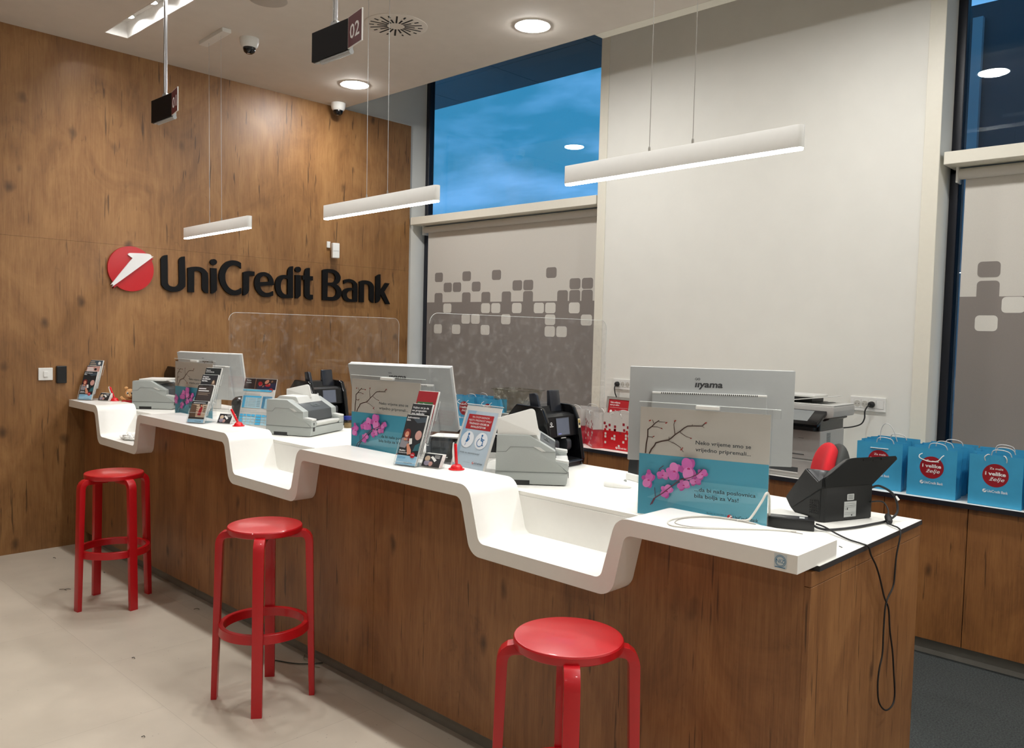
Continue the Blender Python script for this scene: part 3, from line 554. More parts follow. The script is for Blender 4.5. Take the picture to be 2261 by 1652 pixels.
numsign(-3.359, '02', 'hanging sign with maroon plate reading 02 at the top of the view')
# ================================================================== wall items
t = thing('bank_wall_sign', 'large wall lettering UniCredit Bank with red round emblem on the wood wall', 'sign', (X0, 2.40, 1.82))
EM_R = mat('sign_red', (176, 8, 20), .35, noise=.01); EM_W = mat('sign_white', (226, 226, 226), .4, noise=.01); LET = mat('sign_black', (8, 8, 10), .55, noise=.02, spec=.2)
def slab(m, loops, d0_, d1_):
    vs, fs = shape_mesh(loops); mb = MB().mat(m); bm = bmesh.new()
    V = [bm.verts.new((d1_, v[0] - 2.40, v[1] - 1.82)) for v in vs]
    F = []
    for f in fs:
        try: F.append(bm.faces.new([V[i] for i in f]))
        except Exception: pass
    bmesh.ops.remove_doubles(bm, verts=bm.verts, dist=1e-6)
    r_ = bmesh.ops.extrude_face_region(bm, geom=bm.faces[:]); vv = [g_ for g_ in r_['geom'] if isinstance(g_, bmesh.types.BMVert)]
    bmesh.ops.translate(bm, vec=(d0_ - d1_, 0, 0), verts=vv); bmesh.ops.recalc_face_normals(bm, faces=bm.faces)
    return mb.bmadd(bm)
ar = [g_ for g_ in GL if g_[0] == 'arrow'][0][1][0]
slab(EM_R, [ell2(2.404, 1.969, .163, n=64)], .002, .022).build('emblem_disc', t)
slab(EM_R, [sm([(p[0] + .010, p[1] - .013, p[2]) for p in ar])], .002, .0225).build('emblem_backing', t)
slab(EM_W, [sm(ar)], .02, .034).build('emblem_arrow', t)
for nme, loops in GL:
    if nme != 'arrow':
        o = slab(LET, [sm(l) for l in loops], .004, .022).build('letter', t)
def on_wall(y, z): return (X0, y, z)
t = thing('light_switch', 'white square light switch on the wood wall left of the counter', 'switch', on_wall(1.840, 1.212))
MB().mat(W_PLA).box(0, .010, -.045, .045, -.043, .043, .004).build('switch_plate', t)
MB().mat(W_PLA).box(.010, .015, -.014, .014, -.020, .020, .002).build('rocker', t)
o = MB().mat(B_PLA).box(0, .018, -.033, .033, -.06, .06, .006).build('card_reader', loc=on_wall(1.939, 1.207)); tag(o, 'black rectangular access reader on the wood wall right of the switch', 'card reader')
t = thing('motion_detector', 'white motion detector on the wood wall above the word Bank', 'motion sensor', on_wall(4.12, 2.255))
MB().mat(W_PLA).box(0, .014, -.045, -.012, .02, .075, .003).build('wall_bracket', t)
d_ = MB().mat(W_PLA).tf(trs(.055, .012, 0, rz=R(-14))); d_.box(-.022, .022, -.032, .032, -.07, .062, .008); d_.box(-.05, -.02, -.02, .005, .0, .03, .004); d_.mat(W_SIL).box(.0215, .0235, -.026, .026, -.008, -.006); d_.build('detector_body', t)

# ================================================================== service counter
PER = 1.775
def ledge_outline():
    top = [(X0, 1.03, 0)]; low = [(X0, .982, 0)]
    for k in (2, 1, 0):
        d = -PER * k
        top += [(-2.10 + d, 1.03, .06), (-2.042 + d, .832, .032), (-1.505 + d, .832, .028), (-1.452 + d, 1.03, .055)]
        low += [(-2.142 + d, .982, .035), (-2.086 + d, .782, .062), (-1.462 + d, .782, .06), (-1.418 + d, .982, .03)]
    top.append((-.883, 1.03, 0)); low.append((-.883, .982, 0)); return top, low
top, low = ledge_outline()
t = thing('transaction_ledge', 'thick white ledge along the counter front, folding down into three trays', 'ledge', (0, 0, 0))
MB().mat(W_SOLID).prism(rpoly(top + low[::-1], 8), 1.99, 2.236, 'y').build('ledge_slab', t, smooth=True)
for k in range(3):
    d = -PER * k
    MB().mat(W_SOLID).box(-2.14 + d, -1.41 + d, 2.2362, 2.2395, .80, .967).build('tray_back', t)
s = MB().mat(clear('sticker_film', (.8, .9, .96), 1.3))
s.frame((0, 1.9892, 0), (1, 0, 0), (0, 0, 1)); s.rect(mat('sticker_pale', (206, 216, 220), .4), -.945, .990, .034, .036)
SB = mat('sticker_blue', (58, 128, 168), .4)
for ra, mm in ((.0155, SB), (.0142, mat('sticker_pale2', (200, 214, 220), .4)), (.0128, SB), (.0114, mat('sticker_pale3', (206, 218, 222), .4))): s.disc(mm, -.928, 1.008, ra)
s.text(SB, 'NIZ', -.928, 1.003, size=.014, align='c'); s.rect(SB, -.942, .9905, .028, .002); s.build('sticker', t)['label'] = 'small round blue sticker reading NIZ'

t = thing('service_counter', 'long wood clad service counter under the white ledge', 'counter', (-3.5, 2.5, 0))
T0 = Matrix.Translation((3.5, -2.5, 0))
lowp = rpoly(low, 8)
def clip_low(xa, xb):
    pts = [(xa, .082), (xb, .082)]
    seg = [p for p in lowp]
    out = []
    def zat(x):
        for i in range(len(seg) - 1):
            a, c = seg[i], seg[i + 1]
            if min(a[0], c[0]) <= x <= max(a[0], c[0]) and abs(a[0] - c[0]) > 1e-6: return a[1] + (c[1] - a[1]) * (x - a[0]) / (c[0] - a[0])
        return .98
    mid = [(p[0], p[1] - .0015) for p in seg if xa < p[0] < xb]
    return pts + [(xb, zat(xb) - .0015)] + mid[::-1] + [(xa, zat(xa) - .0015)]
for xa, xb in ((X0 + .001, -4.556), (-4.554, -2.779), (-2.777, -.906)):
    MB().mat(WOOD_CTR).tf(T0).prism(clip_low(xa, xb), 2.09, 2.109, 'y').build('front_panel', t)
    MB().mat(STEEL).tf(T0).box(xa, min(xb, -.95), 2.145, 2.16, 0, .082).build('kickplate', t)
b = MB().mat(WOOD_CTR).tf(T0); b.box(-.9055, -.887, 2.088, 2.955, 0, .925, .001, 1); b.box(-.9055, -.887, 2.088, 2.955, .9265, .9665, .001, 1); b.build('end_panel', t)
MB().mat(W_DESK).tf(T0).box(-6.15, -.92, 2.86, 2.878, .0, .966).build('rear_panel', t)
t = thing('staff_worktop', 'white laminate worktop with dark edge behind the ledge', 'worktop', (-3.5, 2.55, .985))
T1 = Matrix.Translation((3.5, -2.55, -.985))
MB().mat(W_DESK).tf(T1).prism([(X0, 2.2405), (-1.39, 2.2405), (-1.39, 2.112), (-.877, 2.112), (-.877, 2.93), (X0, 2.93)], .9675, .982, 'z').build('top_surface', t)
e_ = MB().mat(B_EDGE).tf(T1); e_.box(-.877, -.8755, 2.112, 2.9315, .9672, .9818); e_.box(X0, -.8755, 2.93, 2.9315, .9672, .9818); e_.box(-.905, -.877, 2.110, 2.112, .9672, .9818); e_.build('edge_band', t)

# back cabinets -------------------------------------------------------
KX = [-6.17 + i * .393 for i in range(18)]
off = -1.502 - min(KX, key=lambda v: abs(v + 1.502)); KX = [k + off for k in KX]
KX = [k for k in KX if -6.17 < k < .8]
units = [(KX[i], KX[i + 2]) for i in range(0, len(KX) - 2, 2)]
units[0] = (-6.17, units[0][1])
lab = ['first wooden cabinet from the wood wall, mostly hidden behind the counter', 'wooden cabinet below the blue bags by the left window', 'wooden cabinet below the clear tub', 'wooden cabinet behind the banknote machine, under the red bags', 'wooden cabinet under the red bags and frame sign', 'wooden cabinet under the large copier', 'wooden cabinet under the front row of blue bags', 'wooden cabinet at the right edge of the view', 'wooden cabinet beyond the right edge']
for i, (a, c) in enumerate(units):
    t = thing('storage_cabinet', lab[min(i, len(lab) - 1)], 'cabinet', ((a + c) / 2, 4.7, 0)); h = (c - a) / 2
    MB().mat(W_DESK).box(-h + .001, h - .001, -.28, .28, .08, .776).build('carcass', t)
    MB().mat(STEEL).box(-h, h, -.262, -.25, 0, .082).build('plinth', t)
    for s in (-1, 1):
        xa = -h if s < 0 else 0
        MB().mat(WOOD_CAB).box(xa + .0018, xa + h - .0018, -.30, -.282, .084, .773, .001, 1).build('door', t)
t = thing('cabinet_top', 'white top with dark front edge on the back cabinets', 'worktop', (-3, 4.7, .80))
MB().mat(W_DESK).box(X0 + 3, 3.75, -.319, .3, -.024, 0).build('top_surface', t)
MB().mat(mat('edge_band_black', (18, 20, 30), .4)).box(X0 + 3, 3.75, -.321, -.319, -.024, -.0005).build('edge_band', t)
# ================================================================== red bar stools
def stool(x, y, a, label):
    t = thing('bar_stool', label, 'stool', (x, y, 0), R(a), 'red bar stools along the counter')
    MB().mat(RED).lathe([(0, .712), (.148, .712), (.1525, .7155), (.1535, .722), (.1535, .735), (.151, .7395), (.146, .741), (0, .741)], n=64).build('seat', t, smooth=True, ang=.4)
    path = [(.045, .7045), (.148, .7045), (.163, .7015), (.174, .693), (.1805, .681), (.1835, .666), (.2015, 0)]
    for k in range(4):
        b = MB().mat(RED); pts_o = []; pts_i = []
        n = len(path)
        for i, p in enumerate(path):
            d = Vector(path[min(i + 1, n - 1)]) - Vector(path[max(i - 1, 0)]); d.normalize(); nr = Vector((-d.y, d.x))
            if i == n - 1: nr = Vector((1, 0))
            th = .0155 if 0 < i < n - 1 else (.0155 if i == 0 else .0115)
            pts_o.append((p[0] + nr.x * th, p[1] + nr.y * th)); pts_i.append((p[0] - nr.x * th, p[1] - nr.y * th))
        bm_ = MB().mat(RED).tf(Matrix.Rotation(PI / 2 * k, 4, 'Z')).prism(pts_o + pts_i[::-1], -.0215, .0215, 'y', .002)
        bm_.build('leg', t, smooth=True, ang=.42)
    MB().mat(RED).lathe([(.164, .290), (.186, .290), (.187, .292), (.1845, .326), (.183, .328), (.166, .328), (.164, .325), (.164, .290)], n=64).build('foot_ring', t, smooth=True, ang=.4)
    return t
stool(-4.744, 1.761, 7.5, 'red bar stool nearest the wood wall, the smallest in view')
stool(-3.109, 1.767, 53, 'red bar stool in the middle of the row, standing whole in view')
stool(-1.417, 1.738, 43, 'nearest red bar stool, its legs cut off by the bottom edge of the picture')

ZD = .982; ZL = 1.0305; ZT = .8005
# ================================================================== monitors
SLOT_D = mat('vent_slot_black', (20, 20, 22), .7)
def monitor(x, y, zb, yaw, tilt, label):
    t = thing('computer_monitor', label, 'monitor', (x, y, ZD), yaw)
    T = trs(0, 0, zb - ZD, rx=-tilt)
    MB().mat(W_SIL).tf(T).box(-.2725, .2725, 0, .020, 0, .322, .003).build('back_shell', t, smooth=True)
    MB().mat(W_PLA).tf(T).box(-.2725, .2725, .0205, .034, 0, .322, .003).build('bezel', t)
    MB().mat(B_GLS).tf(T).box(-.262, .262, .0342, .035, .012, .312).build('screen', t)
    b = MB().mat(W_SIL).tf(T); b.prism(rpoly([(-.197, .0), (.183, .0), (.183, .236, .006), (-.197, .236, .006)], 3), -.016, .001, 'y', .004)
    b.mat(W_PLA); b.box(-.196, .182, -.0165, -.001, .232, .2385, .002)
    b.tf(); o_ = T @ Vector((0, -.0168, 0)); b.frame(o_, (1, 0, 0), T.to_3x3() @ Vector((0, 0, 1)))
    b.mat(SLOT_D); b.lay = 1
    for k in range(50): b.rect(SLOT_D, -.166 + k * .0064, .2325, .003, .0055, False)
    b.build('rear_housing', t)
    l = MB(); l.frame(T @ Vector((0, -.0003, 0)), (1, 0, 0), T.to_3x3() @ Vector((0, 0, 1)))
    LG = mat('logo_dark', (52, 54, 56), .5)
    l.text(LG, 'ııyama', -.008, .258, size=.030, width=.092, align='c', bold=.03, shear=.12)
    for dx in (-.051, -.042):
        l.line(LG, [(p[0], p[1]) for p in ell2(dx + .001, .2855, .0034, n=14)] + [(dx + .0044, .2855)], .0012)
    l.build('logo', t)
    MB().mat(W_PLA).box(-.045, .045, .006, .026, .012, zb - ZD + .12, .006).build('stand_neck', t)
    MB().mat(W_PLA).prism(rpoly([(-.125, -.02, .03), (.125, -.02, .03), (.125, .17, .03), (-.125, .17, .03)], 5), 0, .012, 'z', .002).build('stand_base', t)
    return t
monitor(-5.405, 2.671, 1.066, .378, -.2, 'silver backed monitor at the far station by the wood wall')
monitor(-3.098, 2.512, 1.099, .399, -.316, 'silver backed monitor tilted back at the middle station')
monitor(-1.42, 2.464, 1.15, .611, .012, 'upright silver backed monitor marked iiyama at the nearest station')

# ================================================================== poster stands
P_GREY = mat('poster_grey', (206, 202, 194), .45, noise=.01); P_SKY = mat('poster_blue', (74, 170, 200), .4, noise=.01)
P_SKY2 = mat('poster_blue_light', (104, 188, 212), .4, noise=.01); P_BARK = mat('poster_bark', (66, 40, 32), .5); P_BUD = mat('poster_bud', (150, 48, 40), .5)
P_PET = mat('poster_petal', (198, 100, 172), .45, noise=.02); P_PET2 = mat('poster_petal_light', (214, 126, 188), .45, noise=.02); P_PET3 = mat('poster_petal_dark', (176, 78, 150), .45); P_CEN = mat('poster_orchid_heart', (176, 40, 110), .5)
P_STEM = mat('poster_stem', (92, 50, 70), .5); P_TXT = mat('poster_text', (32, 44, 50), .5)
def logo_text(b, x, y, wd, col_t, col_e=None, col_a=None):
    """small bank wordmark with its round emblem, x y = left baseline"""
    h = wd * .135; r = h * .62
    b.disc(col_e or col_t, x + r, y + h * .42, r, up=True)
    b.poly(col_a or PAPER, [(x + r * .2, y - h * .02), (x + r * .35, y - h * .05), (x + r * 1.9, y + h * .62), (x + r * 1.9, y + h * .8), (x + r * .9, y + h * .84), (x + r * 1.2, y + h * .62)])
    b.text(col_t, 'UniCredit Bank', x + r * 2.35, y, size=h * 1.25, width=wd - r * 2.35, bold=.012)
def poster_stand(x, y, yaw, label):
    t = thing('poster_stand', label, 'poster stand', (x, y, ZD), yaw, 'poster stands behind the ledge')
    W, H = .42, .3605
    b = MB().mat(PAPER).box(0, W, 0, .001, .002, H); b.frame((0, -.0002, 0), (1, 0, 0), (0, 0, 1))
    b.rect(P_GREY, 0, .002, W, H - .002); b.rect(P_SKY, 0, .002, W, .2030)
    b.poly(P_SKY2, [(.03, .06), (W, .02), (W, .13), (.17, .13)])
    for pts, w0 in BR: b.line(P_BARK, pts, w0 * .00026, w0 * .00016, up=False) if False else b.line(P_BARK, pts, w0 * .00027, w0 * .00017)
    b.lay += 1
    for i, p in enumerate(BUD): b.disc(P_BUD, p[0], p[1], .0042 if i < 5 else .0026, .0022 if i < 5 else .0018, 10, i == 0, .5)
    for pts, w0 in ST: b.line(P_STEM, pts, w0 * .00024, w0 * .0002)
    for i, (c, r) in enumerate(FL):
        r *= .92; rot = i * .7; up = True
        for k, (an, ln, wd) in enumerate(((90, .62, .42), (210, .62, .42), (330, .62, .42), (15, .66, .56), (165, .66, .56))):
            a = R(an) + rot * .35; b.disc((P_PET3, P_PET3, P_PET3, P_PET, P_PET2)[k] if i % 2 else (P_PET, P_PET3, P_PET, P_PET2, P_PET)[k], c[0] + math.cos(a) * r * .5, c[1] + math.sin(a) * r * .5, r * ln, r * wd, 16, up, a); up = True
        b.disc(P_CEN, c[0], c[1], r * .17, r * .12, 10); b.disc(P_PET2, c[0], c[1] - r * .15, r * .10, r * .07, 8)
    b.disc(P_PET3, .041, .1475, .0075, .009, 14)
    b.line(P_STEM, ST[0][0], .0034, .0026)
    b.text(P_TXT, 'Neko vrijeme smo se', .1934, .2525, size=.0175, width=.174, bold=.012)
    b.text(P_TXT, 'vrijedno pripremali...', .1936, .2303, size=.0175, width=.174, bold=.012)
    b.text(P_TXT, '...da bi naša poslovnica', .1952, .1020, size=.0175, width=.192, bold=.012)
    b.text(P_TXT, 'bila bolja za Vas!', .1952, .0812, size=.0175, width=.14, bold=.012)
    b.text(P_TXT, 'Banka za sve što  |', .2374, .0335, size=.0075, width=.060)
    logo_text(b, .3020, .0262, .096, INK, RED_P)
    b.build('poster', t)
    MB().mat(ACRY).box(-.004, W + .004, -.0042, -.0024, 0, H + .016).build('front_sheet', t)
    MB().mat(ACRY).box(-.004, W + .004, .0022, .004, 0, H + .016).build('back_sheet', t)
    MB().mat(ACRY_E).box(-.004, W + .030, -.0046, -.0014, H + .016, H + .0185, .0004, 1).build('top_rim', t)
    MB().mat(ACRY).box(W + .004, W + .030, -.004, .0, H - .010, H + .016).build('side_tab', t)
    MB().mat(W_PLA).box(.186, .262, -.010, .006, H + .004, H + .0155, .002).build('grip_tab', t)
    for x_ in (.03, W - .03): MB().mat(ACRY).box(x_ - .0015, x_ + .0015, .004, .085, 0, .045).build('foot', t)
    return t
poster_stand(-5.108, 2.268, .10, 'orchid poster in a clear stand at the far station, partly hidden by leaflets')
poster_stand(-3.198, 2.262, .17, 'orchid poster in a clear stand at the middle station')
poster_stand(-1.563, 2.262, .28, 'orchid poster in a clear stand at the nearest station, all its text in view')

def rotthing(name, label, cat, x, y, z, yaw, tilt, group=None):
    t = thing(name, label, cat, (x, y, z), yaw, group); t.rotation_euler = (-tilt, 0, yaw); return t
# priority sign ------------------------------------------------------------
t = rotthing('priority_sign', 'leaning white framed sign with red text box, pregnant woman and wheelchair symbols', 'sign', -2.509, 2.362, ZD + .002, .018, .367)
W, H = .21, .29
b = MB().mat(W_PLA).box(-W / 2, W / 2, -.001, .003, 0, H, .0006, 1); b.frame((-W / 2, -.0012, 0), (1, 0, 0), (0, 0, 1))
PB = mat('sign_pale_blue', (196, 214, 228), .4); PB2 = mat('sign_mid_blue', (160, 196, 224), .4); PBI = mat('sign_symbol_blue', (44, 112, 168), .4); PR = mat('sign_box_red', (184, 40, 48), .4)
def pf(x, t_): return (x * W, (1 - t_) * H)
b.rect(PB, .06 * W, .03 * H, .88 * W, .89 * H)
b.poly(PB2, [pf(.06, .08), pf(.32, .08), pf(.14, .55), pf(.16, .80), pf(.06, .97)])
b.poly(PR, rpoly([(*pf(.13, .365), .002), (*pf(.85, .365), .002), (*pf(.85, .135), .002), (*pf(.13, .135), .002)], 3))
for k, (s_, bo) in enumerate((('NA OVOM RADNOM', 0), ('MJESTU PREDNOST IMAJU', 0), ('TRUDNICE I OSOBE SA', .02), ('INVALIDITETOM', .02))):
    b.text(WHT_I, s_, *pf(.49, .19 + k * .05), size=.0122, width=(.48, .64, .58, .42)[k] * W, align='c', bold=bo)
for cx_ in (.29, .68): b.disc(mat('sign_circle', (232, 236, 240), .4), *pf(cx_, .525), .175 * W, up=(cx_ < .5))
def P2(cx_, pts): c = pf(cx_, .525); return [(c[0] + p[0] * W, c[1] + p[1] * W) for p in pts]
b.disc(PBI, *P2(.29, [(.005, .112)])[0], .026 * W)
b.poly(PBI, P2(.29, [(-.015, .08), (.01, .082), (.03, .05), (.052, .02), (.055, -.005), (.03, -.03), (.01, -.06), (-.045, -.055), (-.02, .0)]), False)
b.line(PBI, P2(.29, [(-.02, -.07), (-.03, -.13)]), .0028, up=False); b.line(mat('sign_circle', (0, 0, 0)), P2(.29, [(.002, .045), (.02, .02), (.035, .0)]), .0016)
b.disc(PBI, *P2(.68, [(.0, .112)])[0], .024 * W)
b.line(PBI, P2(.68, [(-.005, .075), (.0, .01), (.055, .0), (.055, -.085), (.08, -.085)]), .0055, .004, up=False); b.line(PBI, P2(.68, [(.0, .055), (.04, .03), (.085, .03)]), .0036, up=False)
b.line(PBI, P2(.68, [(-.02 + .082 * math.cos(R(a)), -.035 + .082 * math.sin(R(a))) for a in range(110, 345, 15)]), .0028, up=False)
b.text(INK, 'Hvala na razumijevanju!', *pf(.46, .735), size=.0105, width=.56 * W, align='c'); logo_text(b, *pf(.60, .875), .30 * W, INK, RED_P)
b.rect(mat('print_grey', (150, 156, 160), .5), *pf(.36, .868), .17 * W, .0012)
b.build('sign_sheet', t)
MB().mat(ACRY).box(-W / 2 - .003, W / 2 + .003, -.0045, -.003, 0, H + .004).build('clear_cover', t)
MB().mat(ACRY_E).box(-W / 2 - .003, W / 2 + .003, -.0045, .0035, H + .004, H + .006).build('top_edge', t)
MB().mat(ACRY).tf(trs(0, .004, .02, rx=R(-48))).box(-.06, .06, 0, .002, -.012, .09).build('easel_back', t)
# tariff sheet -------------------------------------------------------------
t = rotthing('price_list_sign', 'leaning sheet of blue tables under a dark photo strip, beside the middle printer', 'sign', -4.275, 2.345, ZD + .002, .431, .263)
W, H = .215, .30
b = MB().mat(PAPER).box(-W / 2, W / 2, -.001, .003, 0, H); b.frame((-W / 2, -.0012, 0), (1, 0, 0), (0, 0, 1))
TB = mat('table_blue', (72, 178, 226), .5); TB2 = mat('table_pale_blue', (168, 214, 232), .5); TD = mat('photo_dark', (44, 26, 28), .5); TD2 = mat('photo_dark_blue', (34, 36, 72), .5); SKN = mat('print_skin', (206, 140, 112), .5); TG = mat('print_grey', (0, 0, 0))
b.rect(TD, 0, .79 * H, W, .205 * H); b.poly(TD2, [pf(.42, .16), pf(1, .07), pf(1, .21), pf(.42, .21)])
for cx_, cy_, r_ in ((.52, .12, .016), (.70, .06, .02), (.60, .15, .010), (.78, .11, .012), (.86, .05, .010)): b.disc(SKN if cx_ != .86 else mat('print_tan', (150, 110, 80), .5), *pf(cx_, cy_), r_ * .8, r_ * .5, 12, False, .6)
b.disc(RED_P, *pf(.50, .10), .014, .012); b.disc(RED_P, *pf(.74, .13), .018, .007, up=False); b.rect(mat('print_tan', (0, 0, 0)), *pf(.34, .21), .004, .20 * H)
b.text(WHT_I, 'Platite', *pf(.06, .055), size=.012, bold=.01); b.text(WHT_I, 'kredite', *pf(.06, .10), size=.012, bold=.01)
b.disc(RED_P, *pf(.87, .22), .012); b.rect(TB, 0, .745 * H, W * .9, .035 * H)
b.rect(mat('table_head_blue', (104, 190, 220), .5), 0, .745 * H, W * .55, .035 * H)
for k in range(2): b.rect(TG, *pf(.06, .305 + k * .02), .5 * W, .0014, k == 0)
b.rect(TB2, *pf(.04, .58), .58 * W, .235 * H); b.rect(TB, *pf(.04, .375), .58 * W, .03 * H); b.rect(TB, *pf(.04, .58), .08 * W, .22 * H, False)
b.rect(TB2, *pf(.66, .58), .29 * W, .235 * H, False); b.rect(TB, *pf(.66, .40), .29 * W, .055 * H, False); b.rect(TB, *pf(.66, .58), .09 * W, .22 * H, False)
for k in range(6):
    b.rect(PAPER, *pf(.13, .407 + k * .03), .49 * W, .0013, k == 0); b.rect(TG, *pf(.15, .394 + k * .03 + .004), .06 * W, .0014, False); b.rect(TG, *pf(.24, .398 + k * .03), .22 * W, .0016, False); b.rect(mat('print_dark_grey', (80, 96, 110), .5), *pf(.50, .398 + k * .03), .10 * W, .002, False); b.rect(TG, *pf(.77, .43 + k * .026), .14 * W, .0014, False)
for k in range(2): b.rect(TG, *pf(.04, .635 + k * .03), (.5, .86)[k] * W, .0014, False)
for r_ in range(4):
    for c_, (xx, ww) in enumerate(((.03, .10), (.15, .08), (.25, .13), (.40, .11), (.54, .17), (.73, .09), (.84, .11))):
        b.rect(TB if r_ == 0 or c_ in (0, 4) else TB2, *pf(xx, .745 + r_ * .052), ww * W, .040 * H, r_ == 0 and c_ == 0)
        if r_ and c_ not in (0, 4): b.lay += 1; b.rect(TG, xx * W + .003, (1 - (.728 + r_ * .052)) * H, ww * W - .006, .0016, False); b.lay -= 1
b.build('printed_sheet', t)
MB().mat(ACRY).box(-W / 2 - .004, W / 2 + .004, -.0045, -.003, 0, H + .006).build('clear_cover', t)
MB().mat(ACRY).box(-W / 2 - .004, W / 2 + .004, .004, .0055, 0, H + .006).build('back_sheet', t)
MB().mat(ACRY).tf(trs(0, .006, .02, rx=R(-40))).box(-.07, .07, 0, .002, -.012, .10).build('easel_back', t)

# ================================================================== leaflets and their stepped holders
D_BG = mat('leaflet_dark', (34, 36, 40), .45, noise=.02); D_SL = mat('leaflet_slate', (66, 78, 88), .45); L_BL = mat('leaflet_sky', (150, 194, 220), .45); L_RED = mat('leaflet_red', (150, 22, 34), .45)
L_GRN = mat('leaflet_green', (52, 92, 48), .45); L_BRN = mat('leaflet_brown', (96, 72, 56), .45, noise=.1); L_BEI = mat('leaflet_beige', (190, 168, 144), .45); L_PNK = mat('leaflet_pink', (196, 150, 140), .45, noise=.06); HAIR = mat('leaflet_auburn', (116, 40, 36), .45); TEE = mat('leaflet_stripe_grey', (140, 136, 142), .45); TEAL = mat('leaflet_teal', (46, 96, 104), .45); L_TEAL2 = mat('leaflet_petrol', (40, 72, 84), .4)
def art(b, kind, W, H):
    if kind == 'mobile':
        b.rect(D_BG, 0, .18 * H, W, .82 * H); b.poly(D_SL, [(.32 * W, .93 * H), (W, .97 * H), (W, .87 * H), (.6 * W, .84 * H)])
        b.rect(L_BL, 0, 0, W, .185 * H); b.poly(TEE, [(0, .34 * H), (.02 * W, .52 * H), (.26 * W, .56 * H), (.42 * W, .48 * H), (.30 * W, .33 * H)])
        b.disc(L_PNK, .80 * W, .60 * H, .16 * W, .20 * W); b.poly(TEAL, [(.70 * W, .28 * H), (.98 * W, .30 * H), (.98 * W, .46 * H), (.76 * W, .40 * H)])
        b.disc(HAIR, .24 * W, .62 * H, .17 * W, .2 * W); b.rect(HAIR, .33 * W, .47 * H, .09 * W, .14 * H, False); b.disc(SKN, .24 * W, .60 * H, .10 * W, .13 * W); b.line(WHT_I, [(.20 * W, .575 * H), (.24 * W, .568 * H), (.28 * W, .575 * H)], .0016)
        b.poly(SKN, [(.34 * W, .40 * H), (.42 * W, .43 * H), (.62 * W, .30 * H), (.66 * W, .22 * H), (.48 * W, .20 * H)]); b.poly(W_PLA, [(.40 * W, .52 * H), (.54 * W, .53 * H), (.60 * W, .42 * H), (.46 * W, .40 * H)])
        b.disc(SKN, .22 * W, .50 * H, .09 * W, .05 * W); b.disc(RED_P, .76 * W, .20 * H, .115 * W); b.text(WHT_I, 'm-foto', .76 * W, .195 * H, size=.0075, width=.15 * W, align='c', bold=.02)
        b.text(WHT_I, 'Jednostavno', .07 * W, .925 * H, size=.0115, width=.60 * W, bold=.01); b.text(WHT_I, 'lako.', .07 * W, .872 * H, size=.0115, bold=.01)
        b.text(WHT_I, 'Mobilno', .07 * W, .262 * H, size=.0095, bold=.02); b.text(WHT_I, 'bankarstvo', .07 * W, .222 * H, size=.0095, bold=.0)
        for k in range(2): b.rect(SB, .06 * W, (.145 - k * .022) * H, .40 * W, .0016, k == 0)
        b.text(INK, 'UniCredit Bank', .44 * W, .035 * H, size=.0065, width=.42 * W, bold=.02)
    elif kind == 'offers':
        b.rect(D_BG, 0, 0, W, H); b.disc(mat('leaflet_blond', (190, 150, 84), .45), .84 * W, .70 * H, .17 * W, .26 * W); b.disc(SKN, .78 * W, .64 * H, .09 * W, .13 * W); b.rect(RED_P, .62 * W, .2 * H, .34 * W, .36 * H)
        for k, s_ in enumerate(('Važno mi je da', 'ne propustim', 'sve najbolje')): b.text(WHT_I, s_, .06 * W, (.905 - k * .06) * H, size=.0125, width=(.80, .72, .64)[k] * W, bold=.008)
    elif kind == 'red':
        b.rect(L_RED, 0, 0, W, H); b.rect(L_GRN, .06 * W, .62 * H, .80 * W, .17 * H); b.text(WHT_I, 'kredit', .14 * W, .72 * H, size=.014, bold=.01)
    elif kind == 'pale':
        b.rect(L_PNK, 0, 0, W, H); b.poly(D_SL, [(0, .96 * H), (W, H), (0, H)]); b.disc(D_BG, .68 * W, .88 * H, .10 * W, .09 * W)
        for k in range(3): b.rect(WHT_I, .05 * W, (.90 - k * .06) * H, (.46, .50, .60)[k] * W, .007, k == 0)
    elif kind == 'slate':
        b.rect(D_SL, 0, 0, W, H); b.disc(W_PLA, .76 * W, .90 * H, .10 * W, .12 * W)
        for k in range(3): b.rect(L_BEI, .06 * W, (.93 - k * .06) * H, (.34, .44, .5)[k] * W, .005, k == 0)
    elif kind == 'guide':
        b.rect(mat('leaflet_black_green', (24, 30, 30), .4), 0, 0, W, H); b.text(WHT_I, 'Upute', .06 * W, .915 * H, size=.011); b.text(WHT_I, 'za korištenje', .06 * W, .865 * H, size=.011, width=.52 * W); b.disc(L_GRN, .5 * W, .79 * H, .10 * W, .04 * W)
    elif kind == 'safe':
        b.rect(D_BG, 0, 0, W, H); b.disc(L_BRN, .80 * W, .74 * H, .12 * W, .22 * W); b.disc(L_BEI, .79 * W, .78 * H, .06 * W, .10 * W)
        for k, s_ in enumerate(('Sigurno', 'korištenje', 'kartica.')): b.text(WHT_I, s_, .06 * W, (.915 - k * .06) * H, size=.0125, bold=.03)
    elif kind == 'phone':
        b.poly(B_GLS, rpoly([(0, 0, 0), (W, 0, 0), (W, H, .011), (0, H, .011)], 5)); b.poly(mat('leaflet_taupe', (58, 50, 48), .4), rpoly([(.04 * W, 0, 0), (.96 * W, 0, 0), (.96 * W, .98 * H, .010), (.04 * W, .98 * H, .010)], 5)); b.poly(B_GLS, rpoly([(.28 * W, .955 * H, .004), (.72 * W, .955 * H, .004), (.72 * W, .985 * H, 0), (.28 * W, .985 * H, 0)], 3))
        for k in range(2): b.rect(WHT_I, .10 * W, (.86 - k * .07) * H, (.46, .66)[k] * W, .005, k == 0)
        for k in range(3): b.rect(L_BEI, .12 * W, (.73 - k * .03) * H, (.74, .6, .66)[k] * W, .0013, False)
    elif kind == 'dress':
